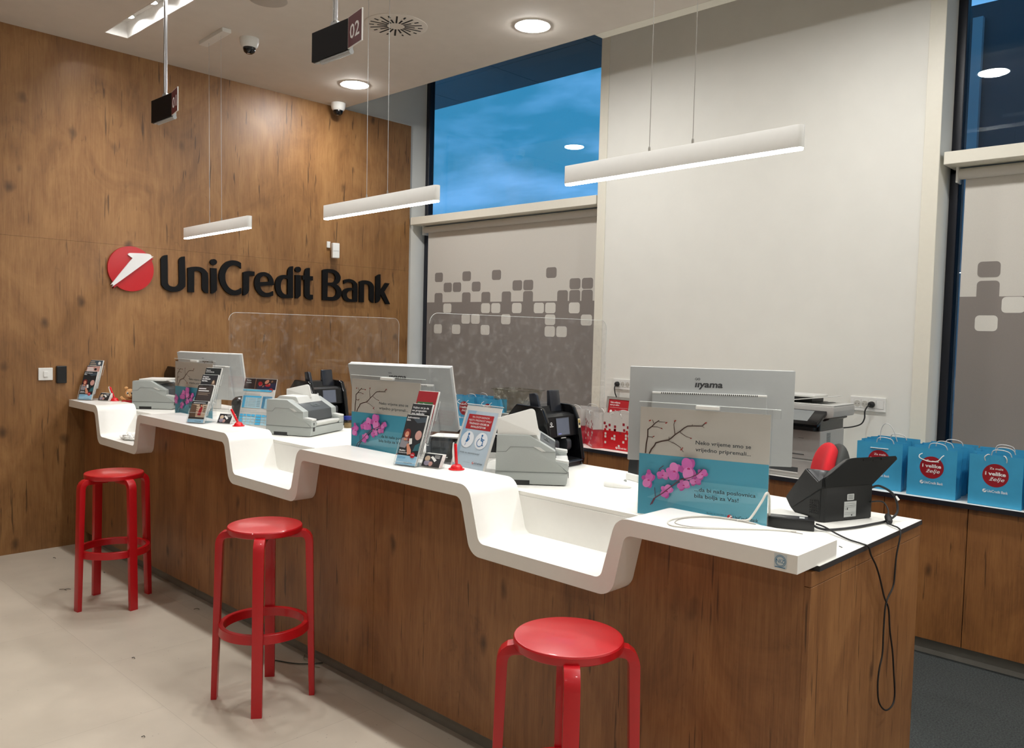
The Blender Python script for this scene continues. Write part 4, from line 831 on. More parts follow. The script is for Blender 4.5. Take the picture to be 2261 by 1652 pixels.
        b.rect(L_BEI, 0, 0, W, H); b.poly(L_BRN, [(0, .18 * H), (0, .86 * H), (.34 * W, .80 * H), (.42 * W, .18 * H)]); b.rect(D_BG, 0, .86 * H, W, .14 * H); b.rect(D_BG, 0, .18 * H, W, .07 * H)
        for k in range(4): b.rect(L_BRN, .30 * W, (.44 + k * .10) * H, .18 * W, .003, k == 0); b.rect(D_BG, .80 * W, (.50 + k * .08) * H, .16 * W, .004, False)
        b.poly(L_RED, [(.52 * W, .34 * H), (.56 * W, .62 * H), (.64 * W, .74 * H), (.76 * W, .72 * H), (.74 * W, .55 * H), (.72 * W, .34 * H)]); b.disc(mat('leaflet_blond', (0, 0, 0)), .62 * W, .80 * H, .09 * W, .10 * W); b.disc(SKN, .64 * W, .79 * H, .05 * W, .07 * W)
        b.line(SKN, [(.56 * W, .58 * H), (.44 * W, .44 * H)], .003); b.rect(L_BL, 0, 0, W, .16 * H); b.text(INK, 'UniCredit Bank', .46 * W, .05 * H, size=.0065, width=.42 * W, bold=.02)
        for k in range(1): b.rect(WHT_I, .12 * W, .90 * H, .76 * W, .003)
NL = 0
def leaflet(kind, W, H, x, y, z, yaw, tilt, label, group=None):
    b = MB().mat(W_PLA).box(-W / 2, W / 2, 0, .0016, 0, H); b.frame((-W / 2, -.0001, 0), (1, 0, 0), (0, 0, 1))
    if kind in ('phone',): b = MB(); b.mat(PAPER).prism(rpoly([(-W / 2, 0, 0), (W / 2, 0, 0), (W / 2, H, .012), (-W / 2, H, .012)], 5), 0, .0016, 'y'); b.frame((-W / 2, -.0001, 0), (1, 0, 0), (0, 0, 1))
    if kind: art(b, kind, W, H)
    o = b.build('leaflet', loc=(x, y, z)); o.rotation_euler = (-tilt, 0, yaw); tag(o, label, 'leaflet', group); return o
def holder(x, y, yaw, tilt, tiers, hlabel, dz=.042, dy=.036):
    n = len(tiers)
    t = thing('leaflet_holder', hlabel, 'leaflet holder', (x, y, ZL), yaw, 'clear leaflet holders on the ledge')
    for k, (kind, W, H, lab_) in enumerate(tiers):
        T = trs(0, k * dy, .003 + k * dz, rx=-tilt)
        b = MB().mat(ACRY).tf(T); w2 = .0535; ph = min(.105, H * .62)
        b.box(-w2, w2, -.003, -.0015, 0, ph * (.12 if k == 0 and H > .15 else .75)); b.box(-w2, -w2 + .0015, -.003, .024, 0, ph); b.box(w2 - .0015, w2, -.003, .024, 0, ph)
        b.box(-w2, w2, .0225, .024, 0, H * .86); b.box(-w2, w2, -.003, .024, -.0015, 0); b.build('pocket', t)
        e = MB().mat(ACRY_E).tf(T)
        for sx in (-w2, w2): e.tube([(sx, -.003, 0), (sx, -.003, ph), (sx, .024, ph), (sx, .024, H * .86)], .0007, 5, False)
        e.tube([(-w2, -.003, ph * (.12 if k == 0 and H > .15 else .75)), (w2, -.003, ph * (.12 if k == 0 and H > .15 else .75))], .0007, 5, False); e.build('pocket_edge', t)
        ca, sa = math.cos(yaw), math.sin(yaw)
        for j in range(3):
            ly = k * dy + .0035 + j * .0045; lz = .0045 + k * dz; lx = (.0 if j == 0 else (.004 if j == 1 else -.003))
            wx = x + ca * lx - sa * ly; wy = y + sa * lx + ca * ly
            leaflet(kind if j == 0 else {'red': 'redback', 'phone': None}.get(kind, None), W, H + (0 if j == 0 else .001), wx, wy, ZL + lz, yaw, tilt, lab_ if j == 0 else 'spare behind the ' + ' '.join(lab_.split()[:11]), None if j == 0 else 'spares behind %s' % lab_[:30])
    MB().mat(ACRY).box(-.0535, .0535, -.004, (n - 1) * dy + .03, -.0002, .0025).build('base_plate', t)
    MB().mat(ACRY).box(-.0535, -.052, .02, (n - 1) * dy + .03, 0, (n - 1) * dz).build('side_rib', t); MB().mat(ACRY).box(.052, .0535, .02, (n - 1) * dy + .03, 0, (n - 1) * dz).build('side_rib', t)
    return t
holder(-6.064, 2.052, .60, .344, [('mobile', .1, .205, 'dark leaflet with a woman and phone in front of the far holder'), ('pale', .1, .205, 'pinkish leaflet in the middle tier by the wood wall'), ('slate', .1, .205, 'slate leaflet in the top tier by the wood wall')], 'three tier clear leaflet holder at the far end by the wood wall', dz=.038, dy=.03)
holder(-4.372, 2.050, .52, .40, [('dress', .1, .125, 'small beige leaflet with a woman in red dress, lowest tier'), ('phone', .1, .18, 'black phone shaped leaflet above the red dress one'), ('safe', .1, .20, 'black leaflet with bold white words Sigurno korištenje kartica'), ('guide', .1, .20, 'black leaflet at the top tier, plain white heading Upute')], 'four tier clear leaflet holder between the far and middle stations', dz=.037, dy=.032)
holder(-2.556, 2.066, .24, .378, [('mobile', .1, .21, 'large dark leaflet with smiling woman and red m-foto dot'), ('offers', .1, .21, 'black leaflet reading Važno mi je da, middle tier of the near holder'), ('red', .1, .22, 'dark red leaflet with green band, top tier of the near holder')], 'three tier clear leaflet holder with the red leaflet, in front of the middle monitor', dz=.042, dy=.036)
# card boxes
def cardbox(x, y, yaw, where):
    t = thing('card_holder', 'small clear card box on the ledge ' + where, 'card holder', (x, y, ZL), yaw); tilt = .5
    T = trs(0, 0, .003, rx=-tilt); b = MB().mat(ACRY).tf(T)
    b.box(-.047, .047, -.003, -.0015, 0, .020); b.box(-.047, -.0455, -.003, .03, 0, .035); b.box(.0455, .047, -.003, .03, 0, .035); b.box(-.047, .047, -.003, .03, -.0015, 0); b.box(-.047, .047, .0285, .03, 0, .058); b.build('tray', t)
    MB().mat(ACRY_E).tf(T).box(-.047, .047, .028, .0302, .058, .060).build('top_edge', t)
    for j in range(5):
        c = MB().mat(PAPER).box(-.0435, .0435, 0, .0035, 0, .055)
        if j == 0:
            c.frame((-.0435, -.0001, 0), (1, 0, 0), (0, 0, 1)); c.rect(D_BG, 0, 0, .087, .055); c.disc(mat('card_lilac', (150, 142, 160), .5), .022, .016, .014, .012); c.disc(L_BEI, .020, .034, .013, .012, 14, False); c.disc(L_PNK, .041, .013, .010, .010, 14, False)
            c.poly(W_PLA, [(.034, .040), (.042, .046), (.066, .030), (.058, .022)]); 
            for k in range(3): c.rect(W_PLA, .052, .048 - k * .005, .026, .0015, k == 0)
        yy = .001 + j * .0052
        o = c.build('printed_card', loc=(x - math.sin(yaw) * yy, y + math.cos(yaw) * yy, ZL + .0045)); o.rotation_euler = (-tilt, 0, yaw)
        tag(o, ('front dark card with pale shapes in the box ' if j == 0 else 'white card edge stacked in the box ') + where, 'card', None if j == 0 else 'cards stacked in the box ' + where)
cardbox(-5.955, 2.135, .45, 'by the wood wall'); cardbox(-4.270, 2.165, .40, 'beside the middle printer'); cardbox(-2.462, 2.118, .22, 'between the near leaflets and priority sign')

# pens ------------------------------------------------------------------
def pen(x, y, lean, az, label):
    t = thing('counter_pen', label, 'pen', (x, y, ZL), group='red pens on suction bases')
    MB().mat(RED_S).lathe([(0, 0), (.031, 0), (.0325, .002), (.031, .004), (.0245, .005), (.0225, .012), (.016, .0195), (.008, .0225), (0, .023)], n=28).build('suction_base', t, smooth=True)
    T = trs(0, 0, .014, rz=az, ry=lean)
    MB().mat(RED_S).tf(T).lathe([(0, .0), (.0052, .004), (.0058, .012), (.0058, .085), (.0052, .088), (0, .089)], n=14).build('pen_barrel', t, smooth=True)
    b = MB().mat(W_PLA).tf(T).prism(rpoly([(-.0135, .018, .006), (-.0060, .012, 0), (-.0060, .088, 0), (-.004, .094, .004), (-.010, .094, .004), (-.0145, .06, .01)], 4), -.0045, .0045, 'y', .001); b.build('pen_clip', t, smooth=True)
    return t
pen(-5.93, 2.205, -R(22), R(40), 'red and white pen on a suction base beside the small brown toy')
pen(-4.135, 2.185, -R(28), R(40), 'red and white pen leaning left on the ledge before the price list')
pen(-2.372, 2.180, -R(4), R(40), 'upright red pen on a suction base in front of the priority sign')
# ================================================================== passbook printers
def printer(x, y, yaw, cover, label):
    """origin at the near front corner; x forward (slot side), y across the width"""
    t = thing('passbook_printer', label, 'printer', (x, y, ZD), yaw, 'grey passbook printers, one per station'); D, Wd, H = .285, .350, .196
    side = rpoly([(-D, .052, .004), (-D + .003, H, .008), (-.155, H, .01), (-.052, .136, .006), (-.050, .098, .004), (0, .090, .010), (0, .052, .001)], 4)
    for y0, y1 in ((0, .052), (Wd - .052, Wd)): MB().mat(G_PRN).prism(side, y0, y1, 'y', .003).build('side_cheek', t, smooth=True)
    MB().mat(G_PRN).prism(rpoly([(-D, .004), (-.10, .004), (-.006, .004, .008), (0, .0505, .004), (-D, .0505)], 4), 0, Wd, 'y', .002).build('base', t, smooth=True)
    b = MB().mat(G_PRN2); b.prism([(-D + .006, .052), (-D + .006, H - .002), (-.157, H - .002), (-.118, .176), (-.118, .052)], .0535, Wd - .0535, 'y'); b.build('top_cover', t)
    MB().mat(G_DK).prism(rpoly([(-.118, .06), (-.118, .176, .003), (-.054, .137, .008), (-.046, .085, .01), (-.07, .06, .01)], 4), .054, Wd - .054, 'y', .002).build('print_head_cover', t, smooth=True)
    lcd = MB(); c0 = Vector((-.118, .19, .1765)); u = Vector((0, 1, 0)); v = Vector((-.064, 0, .039)).normalized(); lcd.frame(c0 + Vector((.040, -.045, -.0235)) , u, v); lcd.lay = 2
    lcd.rect(mat('printer_lcd', (96, 100, 98), .25), 0, 0, .075, .024); lcd.rect(mat('lcd_ink', (50, 54, 54), .4), .012, .006, .018, .006); lcd.rect(mat('lcd_ink', (0, 0, 0)), .036, .006, .024, .01, False); lcd.build('lcd_display', t)
    b = MB().mat(G_PRN2); b.prism(rpoly([(-.085, .052), (-.085, .074), (.0, .078, .004), (.004, .072, .004), (-.012, .052)], 3), .054, Wd - .054, 'y', .001); b.build('feed_table', t)
    b = MB().mat(G_PRN2)
    for y0 in (.004, Wd - .048): b.prism(rpoly([(-.055, .095), (-.055, .104), (.002, .097, .003), (.002, .086, .003)], 3), y0, y0 + .044, 'y', .001).build('table_guide', t); b = MB().mat(G_PRN2)
    s = MB().mat(mat('seam_line', (110, 114, 112), .6))
    for pts in ([(-D, .130), (-.245, .130), (-.228, .150), (-.135, .150), (-.10, .133), (-.052, .133)], [(-D, .052), (-.002, .051)]):
        for i in range(len(pts) - 1): s.tube([(pts[i][0], -.0003, pts[i][1]), (pts[i + 1][0], -.0003, pts[i + 1][1])], .0008, 5, False)
    s.build('side_seam', t)
    MB().mat(G_PRN2).prism([(-.138, .152), (-.105, .134), (-.090, .1345), (-.112, .150)], -.0022, .002, 'y').build('latch_recess', t)
    MB().mat(B_PLA).box(-.235, -.150, -.0006, .01, .0, .020, .001).build('foot_recess', t)
    b = MB().mat(B_PLA).box(.0002, .0022, .018, .034, .030, .052, .0005); b.build('power_switch', t)
    MB().mat(B_PLA).box(.0002, .0015, .022, .029, .063, .077, .0004).build('port', t)
    MB().mat(mat('printer_badge', (90, 92, 94), .4)).box(-.158 + .012, -.15 + .012, .165, .19, .1915, .1925).build('maker_badge', t)
    if cover == 'flat':
        b = MB().mat(W_PLA); b.box(-.250, -.06, .03, .24, H + .001, H + .012, .002); b.mat(G_PRN2).box(-.245, -.08, .035, .235, H - .002, H + .002); b.build('rear_cover', t)
    else:
        b = MB().mat(W_PLA); y0 = .008 if cover == 'near' else .19
        b.prism(rpoly([(-D + .004, H - .01), (-D + .004, H + (.064 if cover == 'near' else .044), .004), (-.138, H + (.108 if cover == 'near' else .078), .016), (-.116, H + .002, .004)], 5), y0, y0 + .007, 'y', .001)
        b.build('rear_guide', t, smooth=True)
        b = MB().mat(G_PRN2); b.prism(rpoly([(-D + .02, H - .004), (-D + .045, H + .016, .006), (-.135, H + .014, .01), (-.11, H - .03)], 4), y0 + .007 if cover == 'near' else .06, Wd - .06, 'y', .002); b.build('rear_housing', t, smooth=True)
    return t
printer(-5.585, 2.465, R(44), 'flat', 'grey passbook printer at the far station with a flat white lid')
printer(-3.820, 2.441, R(26), 'far', 'grey passbook printer at the middle station with its dark slot in view')
printer(-2.022, 2.449, R(41), 'near', 'grey passbook printer in front of the large banknote machine, right of the priority sign')

# ================================================================== banknote counting machines
SCRN = mat('display_slate', (96, 102, 116), .25, noise=.02)
def banknote(x, y, yaw, label, sticker=False):
    t = thing('banknote_counter', label, 'banknote machine', (x, y, ZD), yaw, 'black banknote machines, one per station'); W_, D, H = .262, .255, .272
    # y along the front (0..W_), front faces +x
    side = rpoly([(-D, .02, .01), (-D, .215, .004), (-D + .055, .276, .012), (-.06, .270, .03), (-.028, .205, .02), (.004, .03, .012), (0, .0, .012), (-D + .02, 0, .008)], 6)
    for y0 in (0, W_ - .026): MB().mat(B_GLS).prism(side, y0, y0 + .026, 'y', .006).build('side_panel', t, smooth=True)
    b = MB().mat(B_PLA); b.prism([(-D + .01, .0), (-D + .01, .21), (-D + .06, .268), (-.12, .266), (-.11, .235), (-.075, .235), (-.045, .225), (-.033, .135), (-.10, .125), (-.10, .035), (-.006, .03), (-.004, 0)], .0262, W_ - .0262, 'y'); b.build('body', t)
    e = Vector((.012, 0, -.09)).normalized()
    f = MB(); f.frame((-.0435, 0, .222), (0, 1, 0), -e); f.lay = 3
    f.rect(mat('display_rim', (60, 62, 68), .3), .088, -.083, .100, .080); f.rect(SCRN, .091, -.080, .094, .074); f.rect(mat('display_blue', (120, 124, 190), .3), .100, -.077, .022, .005)
    f.build('display', t)
    f = MB(); f.frame((-.0435, 0, .222), (0, 1, 0), -e); f.lay = 3
    f.text(WHT_I, 'Q', .052, -.032, size=.018, bold=.02, align='c'); f.rect(WHT_I, .037, -.040, .030, .003); f.build('brand_mark', t)
    MB().mat(G_PRN2).tf(Matrix.Identity(4)).box(-.030, -.027, .115, .15, .128, .131).build('trim_dash', t)
    for y0 in (.092, .185):
        b = MB().mat(mat('roller_grey', (52, 54, 58), .3)); b.prism(rpoly([(-.10, .055, .01), (-.10, .128, .006), (-.032, .122, .02), (-.030, .075, .02), (-.06, .055, .01)], 6), y0 - .017, y0 + .017, 'y', .006); b.build('stacker_wheel', t, smooth=True)
    b = MB().mat(mat('tray_smoke', (44, 50, 58), .2)); b.box(-.10, .012, .03, W_ - .03, .022, .028, .002); b.build('output_tray', t)
    for y0, h_, w_, tk in ((.055, .058, .018, .05), (.185, .066, .078, .012)):
        b = MB().mat(mat('guide_smoke', (34, 37, 44), .22)); b.prism(rpoly([(-.150, .235), (-.165, .27 + h_ * .9, .004), (-.125, .27 + h_, .018), (-.095, .235)], 5) if w_ < .03 else rpoly([(-.135, .240), (-.140, .27 + h_, .008), (-.126, .27 + h_, .008), (-.110, .240)], 4), y0 - w_ / 2, y0 + w_ / 2, 'y', .003)
        b.build('note_guide', t, smooth=True)
    if sticker:
        f = MB(); f.frame((-.028, 0, .212), (0, 1, 0), -e); f.lay = 4; f.rect(mat('label_cream', (216, 206, 176), .5), W_ - .024, -.045, .018, .042); f.disc(mat('label_gold', (170, 140, 60), .5), W_ - .015, -.018, .007, .010); f.disc(INK, W_ - .015, -.028, .006, .006); f.build('inspection_label', t)
    return t
banknote(-2.308, 2.672, R(4.5), 'large black banknote machine behind the nearest grey printer', True)
banknote(-4.170, 2.685, R(4.5), 'black banknote machine behind the middle printer, beside the middle monitor')
banknote(-5.93, 2.675, R(4.5), 'black banknote machine mostly hidden behind the far monitor')

# ================================================================== clear partition screens
HAZ1 = clear('acrylic_smudged', (.985, .985, .985), 1.45, haze=.10, haze_scale=16); HAZ2 = clear('acrylic_smudged_more', (.98, .98, .98), 1.45, haze=.13, haze_scale=20)
def screen(x, m_, label):
    t = thing('partition_screen', label, 'screen', (x, 2.246, ZD + .001))
    pts = rpoly([(0, 0, 0), (1.22, 0, .0), (1.22, .668, .045), (0, .668, .045)], 8)
    MB().mat(m_).prism(pts, -.002, .002, 'x').build('clear_sheet', t)
    e = MB().mat(ACRY_E); top_ = [p for p in rpoly([(0, .26, 0), (1.22, .26, .0), (1.22, .668, .045), (0, .668, .045)], 8)]
    e.tube([(0, p[0], p[1]) for p in top_[1:]], .0009, 5, False)
    e.build('polished_edge', t)
    for yy in (.12, .50): MB().mat(ALU).box(-.012, .012, yy - .02, yy + .02, .0, .022, .002).build('clamp', t)
    return t
screen(-4.372, HAZ1, 'clear acrylic partition with rounded corners before the wood wall')
screen(-2.63, HAZ2, 'smudged clear acrylic partition with rounded corners before the grey blind')

# ================================================================== desk objects
o = MB().mat(W_SOLID); 
t = thing('computer_mouse', 'white computer mouse on the worktop beside the nearest printer', 'mouse', (-1.895, 2.60, ZD), R(25))
b = MB().mat(W_PLA).tf(Matrix.Identity(4)); bm = bmesh.new(); bmesh.ops.create_uvsphere(bm, u_segments=24, v_segments=14, radius=1)
for v in bm.verts:
    z = max(v.co.z, -.15); v.co = Vector((v.co.x * .056, v.co.y * .030 * (1 - .12 * v.co.x), (z + .15) * .027 * (1 + .25 * -v.co.x) + .001))
b.bmadd(bm); b.build('shell', t, smooth=True)
MB().mat(G_PRN).lathe([(0, -.003), (.006, -.002), (.006, .002), (0, .003)], 0, 0, 12, 'y').tf().build('scroll_wheel', t).location = (.030, 0, .026)
# desk telephones
def phone(x, y, yaw, label):
    t = thing('desk_telephone', label, 'telephone', (x, y, ZD), yaw)
    MB().mat(W_PLA).prism(rpoly([(-.10, 0, .004), (.10, 0, .004), (.10, .022, .006), (-.10, .030, .006)], 3), -.09, .09, 'y', .003).build('base', t)
    MB().mat(B_PLA).prism(rpoly([(-.095, .026), (.095, .020), (.09, .045, .01), (-.085, .125, .02)], 4), -.085, .085, 'y', .004).build('body', t, smooth=True)
    b = MB().mat(B_RUB).tf(trs(-.0, .055, .098, ry=R(23))); b.prism(rpoly([(-.10, -.012, .01), (-.10, .024, .012), (.10, .024, .012), (.10, -.012, .01), (.055, -.012, .01), (.045, .006, .01), (-.045, .006, .01), (-.055, -.012, .01)], 4), -.02, .02, 'y', .005); b.build('handset', t, smooth=True)
    k = MB().mat(G_DK)
    for i in range(4):
        for j in range(3): k.box(.0 + i * .02, .012 + i * .02, -.06 + j * .02, -.048 + j * .02, .078 - i * .0088, .086 - i * .0088, .001, 1)
    k.build('keypad', t)
    return t
phone(-2.76, 2.80, R(60), 'black telephone on a white base behind the priority sign')
phone(-1.86, 2.835, R(75), 'black telephone half hidden behind the left edge of the nearest poster')
# small black bin with domed lid
t = thing('desk_bin', 'small black desktop bin with domed lid behind the middle leaflets', 'bin', (-4.74, 2.52, ZD))
MB().mat(B_PLA).lathe([(0, 0), (.050, 0), (.056, .105), (.0, .105)], n=28).build('bucket', t, smooth=True)
MB().mat(B_GLS).lathe([(.0575, .100), (.0575, .112), (.052, .132), (.035, .148), (.012, .155), (0, .155)], n=28).build('lid', t, smooth=True)
# dark tray and paper behind the near leaflets
t = thing('document_tray', 'smoky dark tray with papers between the leaflets and the priority sign', 'tray', (-2.735, 2.475, ZD), R(20))
SMK = clear('smoky_plastic', (.10, .115, .12), 1.5)
b = MB().mat(SMK); b.box(-.09, .09, -.065, -.062, 0, .115); b.box(-.09, .09, .062, .065, 0, .10); b.box(-.09, -.087, -.065, .065, 0, .115); b.box(.087, .09, -.065, .065, 0, .115); b.box(-.09, .09, -.065, .065, 0, .003); b.build('tray_shell', t)
for j in range(4):
    o = MB().mat(PAPER).box(-.088, .08, -.06, .06, 0, .0008).build('paper_sheet', loc=(-2.735 + .004 * j, 2.475, ZD + .1195 + j * .0016)); o.rotation_euler = (0, 0, R(20 + 4 * j)); tag(o, 'loose white paper on the smoky tray', 'paper', 'papers on the smoky tray')
MB().mat(SMK).box(-.09, .09, -.065, .065, .115, .118).build('tray_lid', t)
# mug, behind the middle printer
t = thing('coffee_mug', 'white mug with black handle beside the middle printer', 'mug', (-4.245, 2.475, ZD))
MB().mat(W_PLA).lathe([(0, 0), (.036, 0), (.040, .09), (.037, .09), (.033, .006), (0, .006)], .045, 0, 28).build('cup', t, smooth=True)
MB().mat(B_GLS).tube([(.012, -.012, .018), (-.018, -.020, .016), (-.034, -.024, .035), (-.034, -.024, .058), (-.018, -.020, .074), (.012, -.012, .070)], .0045, 8).build('handle', t, smooth=True)
# jar with blue lid
t = thing('small_jar', 'small clear jar with blue lid beside the middle monitor', 'jar', (-4.075, 2.86, ZD))
MB().mat(clear('jar_glass', (.80, .78, .70), 1.45)).lathe([(0, 0), (.028, 0), (.029, .045), (.025, .050)], n=24).build('glass', t, smooth=True)
MB().mat(mat('lid_blue', (28, 44, 120), .35)).lathe([(.0285, .048), (.0295, .066), (.028, .069), (0, .069)], n=24).build('lid', t, smooth=True)
MB().mat(mat('clips_tan', (150, 128, 96), .5)).lathe([(0, .002), (.026, .002), (.026, .03), (0, .034)], n=18).build('contents', t)
# small toy
t = thing('toy_figure', 'small light brown toy bear seated in a red cloth by the far printer', 'toy', (-5.862, 2.285, ZD), R(62))
SKB = mat('toy_tan', (206, 156, 100), .5); SKB2 = mat('toy_tan_light', (226, 184, 132), .5)
b = MB().mat(SKB).ball((0, 0, .035), (.030, .026, .036)); b.build('body', t, smooth=True)
h = MB().mat(SKB); h.ball((0, -.004, .102), (.034, .030, .033), 20); h.mat(SKB2).ball((.0, -.026, .090), (.018, .014, .012)); h_o = h.build('head', t, smooth=True)
for s in (-1, 1):
    MB().mat(SKB).ball((s * .026, 0, .139), (.013, .008, .011), 12).build('ear', h_o, smooth=True)
    e = MB().mat(WHT_I).ball((s * .013, -.028, .106), (.0085, .005, .0095), 12); e.mat(INK).ball((s * .013, -.0325, .106), (.005, .003, .006), 10); e.build('eye', h_o, smooth=True)
    MB().mat(SKB).tube([(s * .025, -.005, .055), (s * .045, -.015, .065), (s * .058, -.018, .082)], .0085, 8).build('arm', t, smooth=True)
MB().mat(INK).ball((0, -.040, .095), (.004, .003, .003), 8).build('nose', h_o)
b = MB().mat(mat('cloth_red', (160, 14, 24), .8, bump=.3)); b.prism(rpoly([(-.052, -.045, .01), (.052, -.045, .01), (.056, .03, .01), (-.056, .03, .01)], 4), 0, .056, 'z', .008); b.build('red_cloth', t, smooth=True)
# crumpled tissue and pen in the far tray
random.seed(4)
bm = bmesh.new(); bmesh.ops.create_icosphere(bm, subdivisions=4, radius=1)
from mathutils import noise as mn
for v in bm.verts:
    n = v.co.normalized(); d = 1 + .38 * mn.noise(n * 2.3) + .22 * abs(mn.noise(n * 6.1)); v.co = Vector((n.x * .075 * d, n.y * .050 * d, max(0, (n.z * .5 + .35) * .045 * d)))
o = MB().mat(mat('tissue', (240, 240, 238), .9)).bmadd(bm).build('crumpled_tissue', smooth=True, loc=(-5.345, 2.085, .8325)); tag(o, 'crumpled white tissue lying in the far tray of the ledge', 'tissue')
o = MB().mat(B_PLA).tf(trs(rz=R(-10))).lathe([(0, -.06), (.003, -.055), (.005, -.04), (.005, .055), (0, .058)], 0, .0055, 12, 'x').build('ballpoint_pen', smooth=True, loc=(-5.155, 2.045, .8325)); tag(o, 'black pen lying in the far tray beside the tissue', 'pen')

# ================================================================== document scanner at the near end
t = thing('document_scanner', 'black document scanner with raised output tray on the near end of the worktop', 'scanner', (-1.085, 2.615, ZD), math.atan2(.212, .082))
# x runs along the labelled side, -y is towards the room, +y is across the body
BK = mat('scanner_black', (15, 17, 18), .38, noise=.05, nscale=25)
def hull(pts, bev):
    bm = bmesh.new()
    for v in pts: bm.verts.new(v)
    r = bmesh.ops.convex_hull(bm, input=bm.verts[:])
    bmesh.ops.delete(bm, geom=[g for g in r['geom_interior'] if isinstance(g, bmesh.types.BMVert)], context='VERTS')
    bmesh.ops.dissolve_limit(bm, angle_limit=R(4), verts=bm.verts[:], edges=bm.edges[:])
    bmesh.ops.bevel(bm, geom=bm.edges[:], offset=bev, segments=2, affect='EDGES'); return bm
MB().mat(BK).bmadd(hull([(.012, 0, 0), (0, .012, 0), (.0, .012, .125), (.012, 0, .125), (.225, 0, 0), (.225, 0, .12), (-.001, .105, 0), (-.002, .141, .024), (-.002, .165, .055), (.0, .080, .168), (.022, .046, .166), (.06, .02, .166), (.2, .15, 0), (.2, .15, .09), (.1, .17, .03)], .003)).build('body', t, smooth=True)
MB().mat(BK).bmadd(hull([(.003, -.004, .115), (-.001, -.003, .147), (.006, -.005, .151), (.10, -.004, .206), (.13, -.004, .2095), (.331, -.003, .2075), (.337, -.001, .194), (.222, -.004, .114), (.02, .03, .125), (.03, .03, .152), (.12, .03, .200), (.327, .03, .200), (.325, .03, .19), (.215, .03, .122)], .003)).build('output_tray', t, smooth=True)
MB().mat(BK).bmadd(hull([(-.004, .142, .036), (-.004, .128, .026), (-.004, .0, .116), (-.004, .0, .148), (.012, .142, .036), (.012, .128, .026), (.012, .0, .116), (.012, .0, .150)], .002)).build('hinge_band', t, smooth=True)
b = MB().mat(mat('scanner_slot', (8, 8, 9), .5)); b.box(.17, .205, -.0052, .006, .197, .2035); b.box(.215, .245, -.0052, .006, .194, .2000); b.box(.255, .29, -.0052, .006, .197, .2035); b.build('tray_notch', t)
f = MB(); f.frame((0, -.0005, 0), (1, 0, 0), (0, 0, 1)); LB = mat('label_grey', (178, 182, 180), .5)
f.rect(LB, .096, .012, .055, .052); f.line(INK, [(.099, .049), (.148, .050)], .0008)
for z in (.021, .026, .044, .056): f.rect(INK, .099, z, .046, .0006, False)
f.rect(INK, .109, .036, .004, .007, False); f.rect(INK, .129, .015, .005, .005, False); f.text(INK, 'CE', .0995, .037, size=.006)
f.poly(LB, rpoly([(.107, .068, .003), (.139, .068, .003), (.139, .089, .003), (.107, .089, .003)], 3))
for z in (.073, .078, .083): f.rect(INK, .112, z, .022, .0013, z == .073)
f.build('rating_label', t)['label'] = 'pale rating labels on the black side'
f = MB().mat(mat('scanner_slot', (0, 0, 0)))
for i in range(5):
    for j in range(6): f.box(-.0056 - .0 * j, -.004, .012 + i * .009, .016 + i * .009, .025 + j * .008, .029 + j * .008)
f.build('vent_holes', t)
MB().mat(mat('tray_pale', (222, 222, 216), .4)).prism(rpoly([(-.13, .0, .01), (-.004, .0), (-.004, .012), (-.13, .006, .004)], 3), .055, .185, 'y', .002).build('paper_outlet', t)
MB().mat(B_RUB).box(.2, .232, .02, .06, .0, .02, .006).build('foot', t)
# power adapter ---------------------------------------------------------
t = thing('power_adapter', 'black power brick with pale print beside the nearest poster', 'power adapter', (-1.130, 2.472, ZD), R(24))
b = MB().mat(B_PLA).box(-.075, .075, -.028, .028, .0, .034, .003); b.build('case', t, smooth=True)
f = MB(); f.frame((-.075, -.028, .0345), (1, 0, 0), (0, 1, 0)); f.rect(mat('adapter_label', (40, 42, 46), .4), .01, .006, .12, .044)
for k in range(5): f.rect(LB, .016, .014 + k * .006, .05 - .004 * k, .0014, k == 0)
f.rect(LB, .105, .016, .016, .024, False); f.build('label', t)
# cables -------------------------------------------------------------------
def cable(name, pts, r, m_, label, cat='cable', group=None):
    o = MB().mat(m_).tube(pts, r, 8).build(name, smooth=True); tag(o, label, cat, group); return o
ZC_ = ZD + .0035
cable('scanner_cable', [(-1.008, 2.822, 1.085), (-.985, 2.838, 1.092), (-.945, 2.856, 1.065), (-.928, 2.845, 1.015), (-.940, 2.80, .990), (-.960, 2.70, .9875), (-.985, 2.60, .9875), (-1.02, 2.52, .9875), (-1.045, 2.497, .992), (-1.062, 2.492, 1.0)], .0038, B_RUB, 'thick black cable curving from the scanner round to the power brick')
t = thing('power_lead', 'thin black lead hanging in a long loop over the counter end', 'cable')
X_ = -.868
MB().mat(B_RUB).tube([(-1.006, 2.818, 1.038), (-.972, 2.830, 1.042), (-.948, 2.815, 1.022), (-.940, 2.795, 1.004), (-.928, 2.760, .990), (-.905, 2.735, .989), (-.880, 2.715, .988), (X_, 2.700, .975), (X_, 2.672, .91), (X_, 2.665, .86), (X_, 2.655, .815), (X_, 2.600, .775), (X_, 2.590, .70), (X_, 2.590, .62), (X_, 2.570, .58), (X_, 2.562, .53), (X_, 2.580, .47), (X_, 2.640, .425), (X_, 2.700, .420), (X_, 2.720, .45), (X_, 2.700, .53), (X_, 2.680, .60), (X_, 2.645, .68), (X_, 2.625, .75), (X_, 2.580, .80), (X_, 2.540, .86), (X_, 2.500, .91), (X_, 2.455, .95), (X_, 2.430, .980), (-.885, 2.425, .9865), (-.93, 2.445, .9865), (-.98, 2.475, .990), (-1.03, 2.505, .997), (-1.060, 2.512, 1.000)], .0026, 8).build('lead', t, smooth=True)
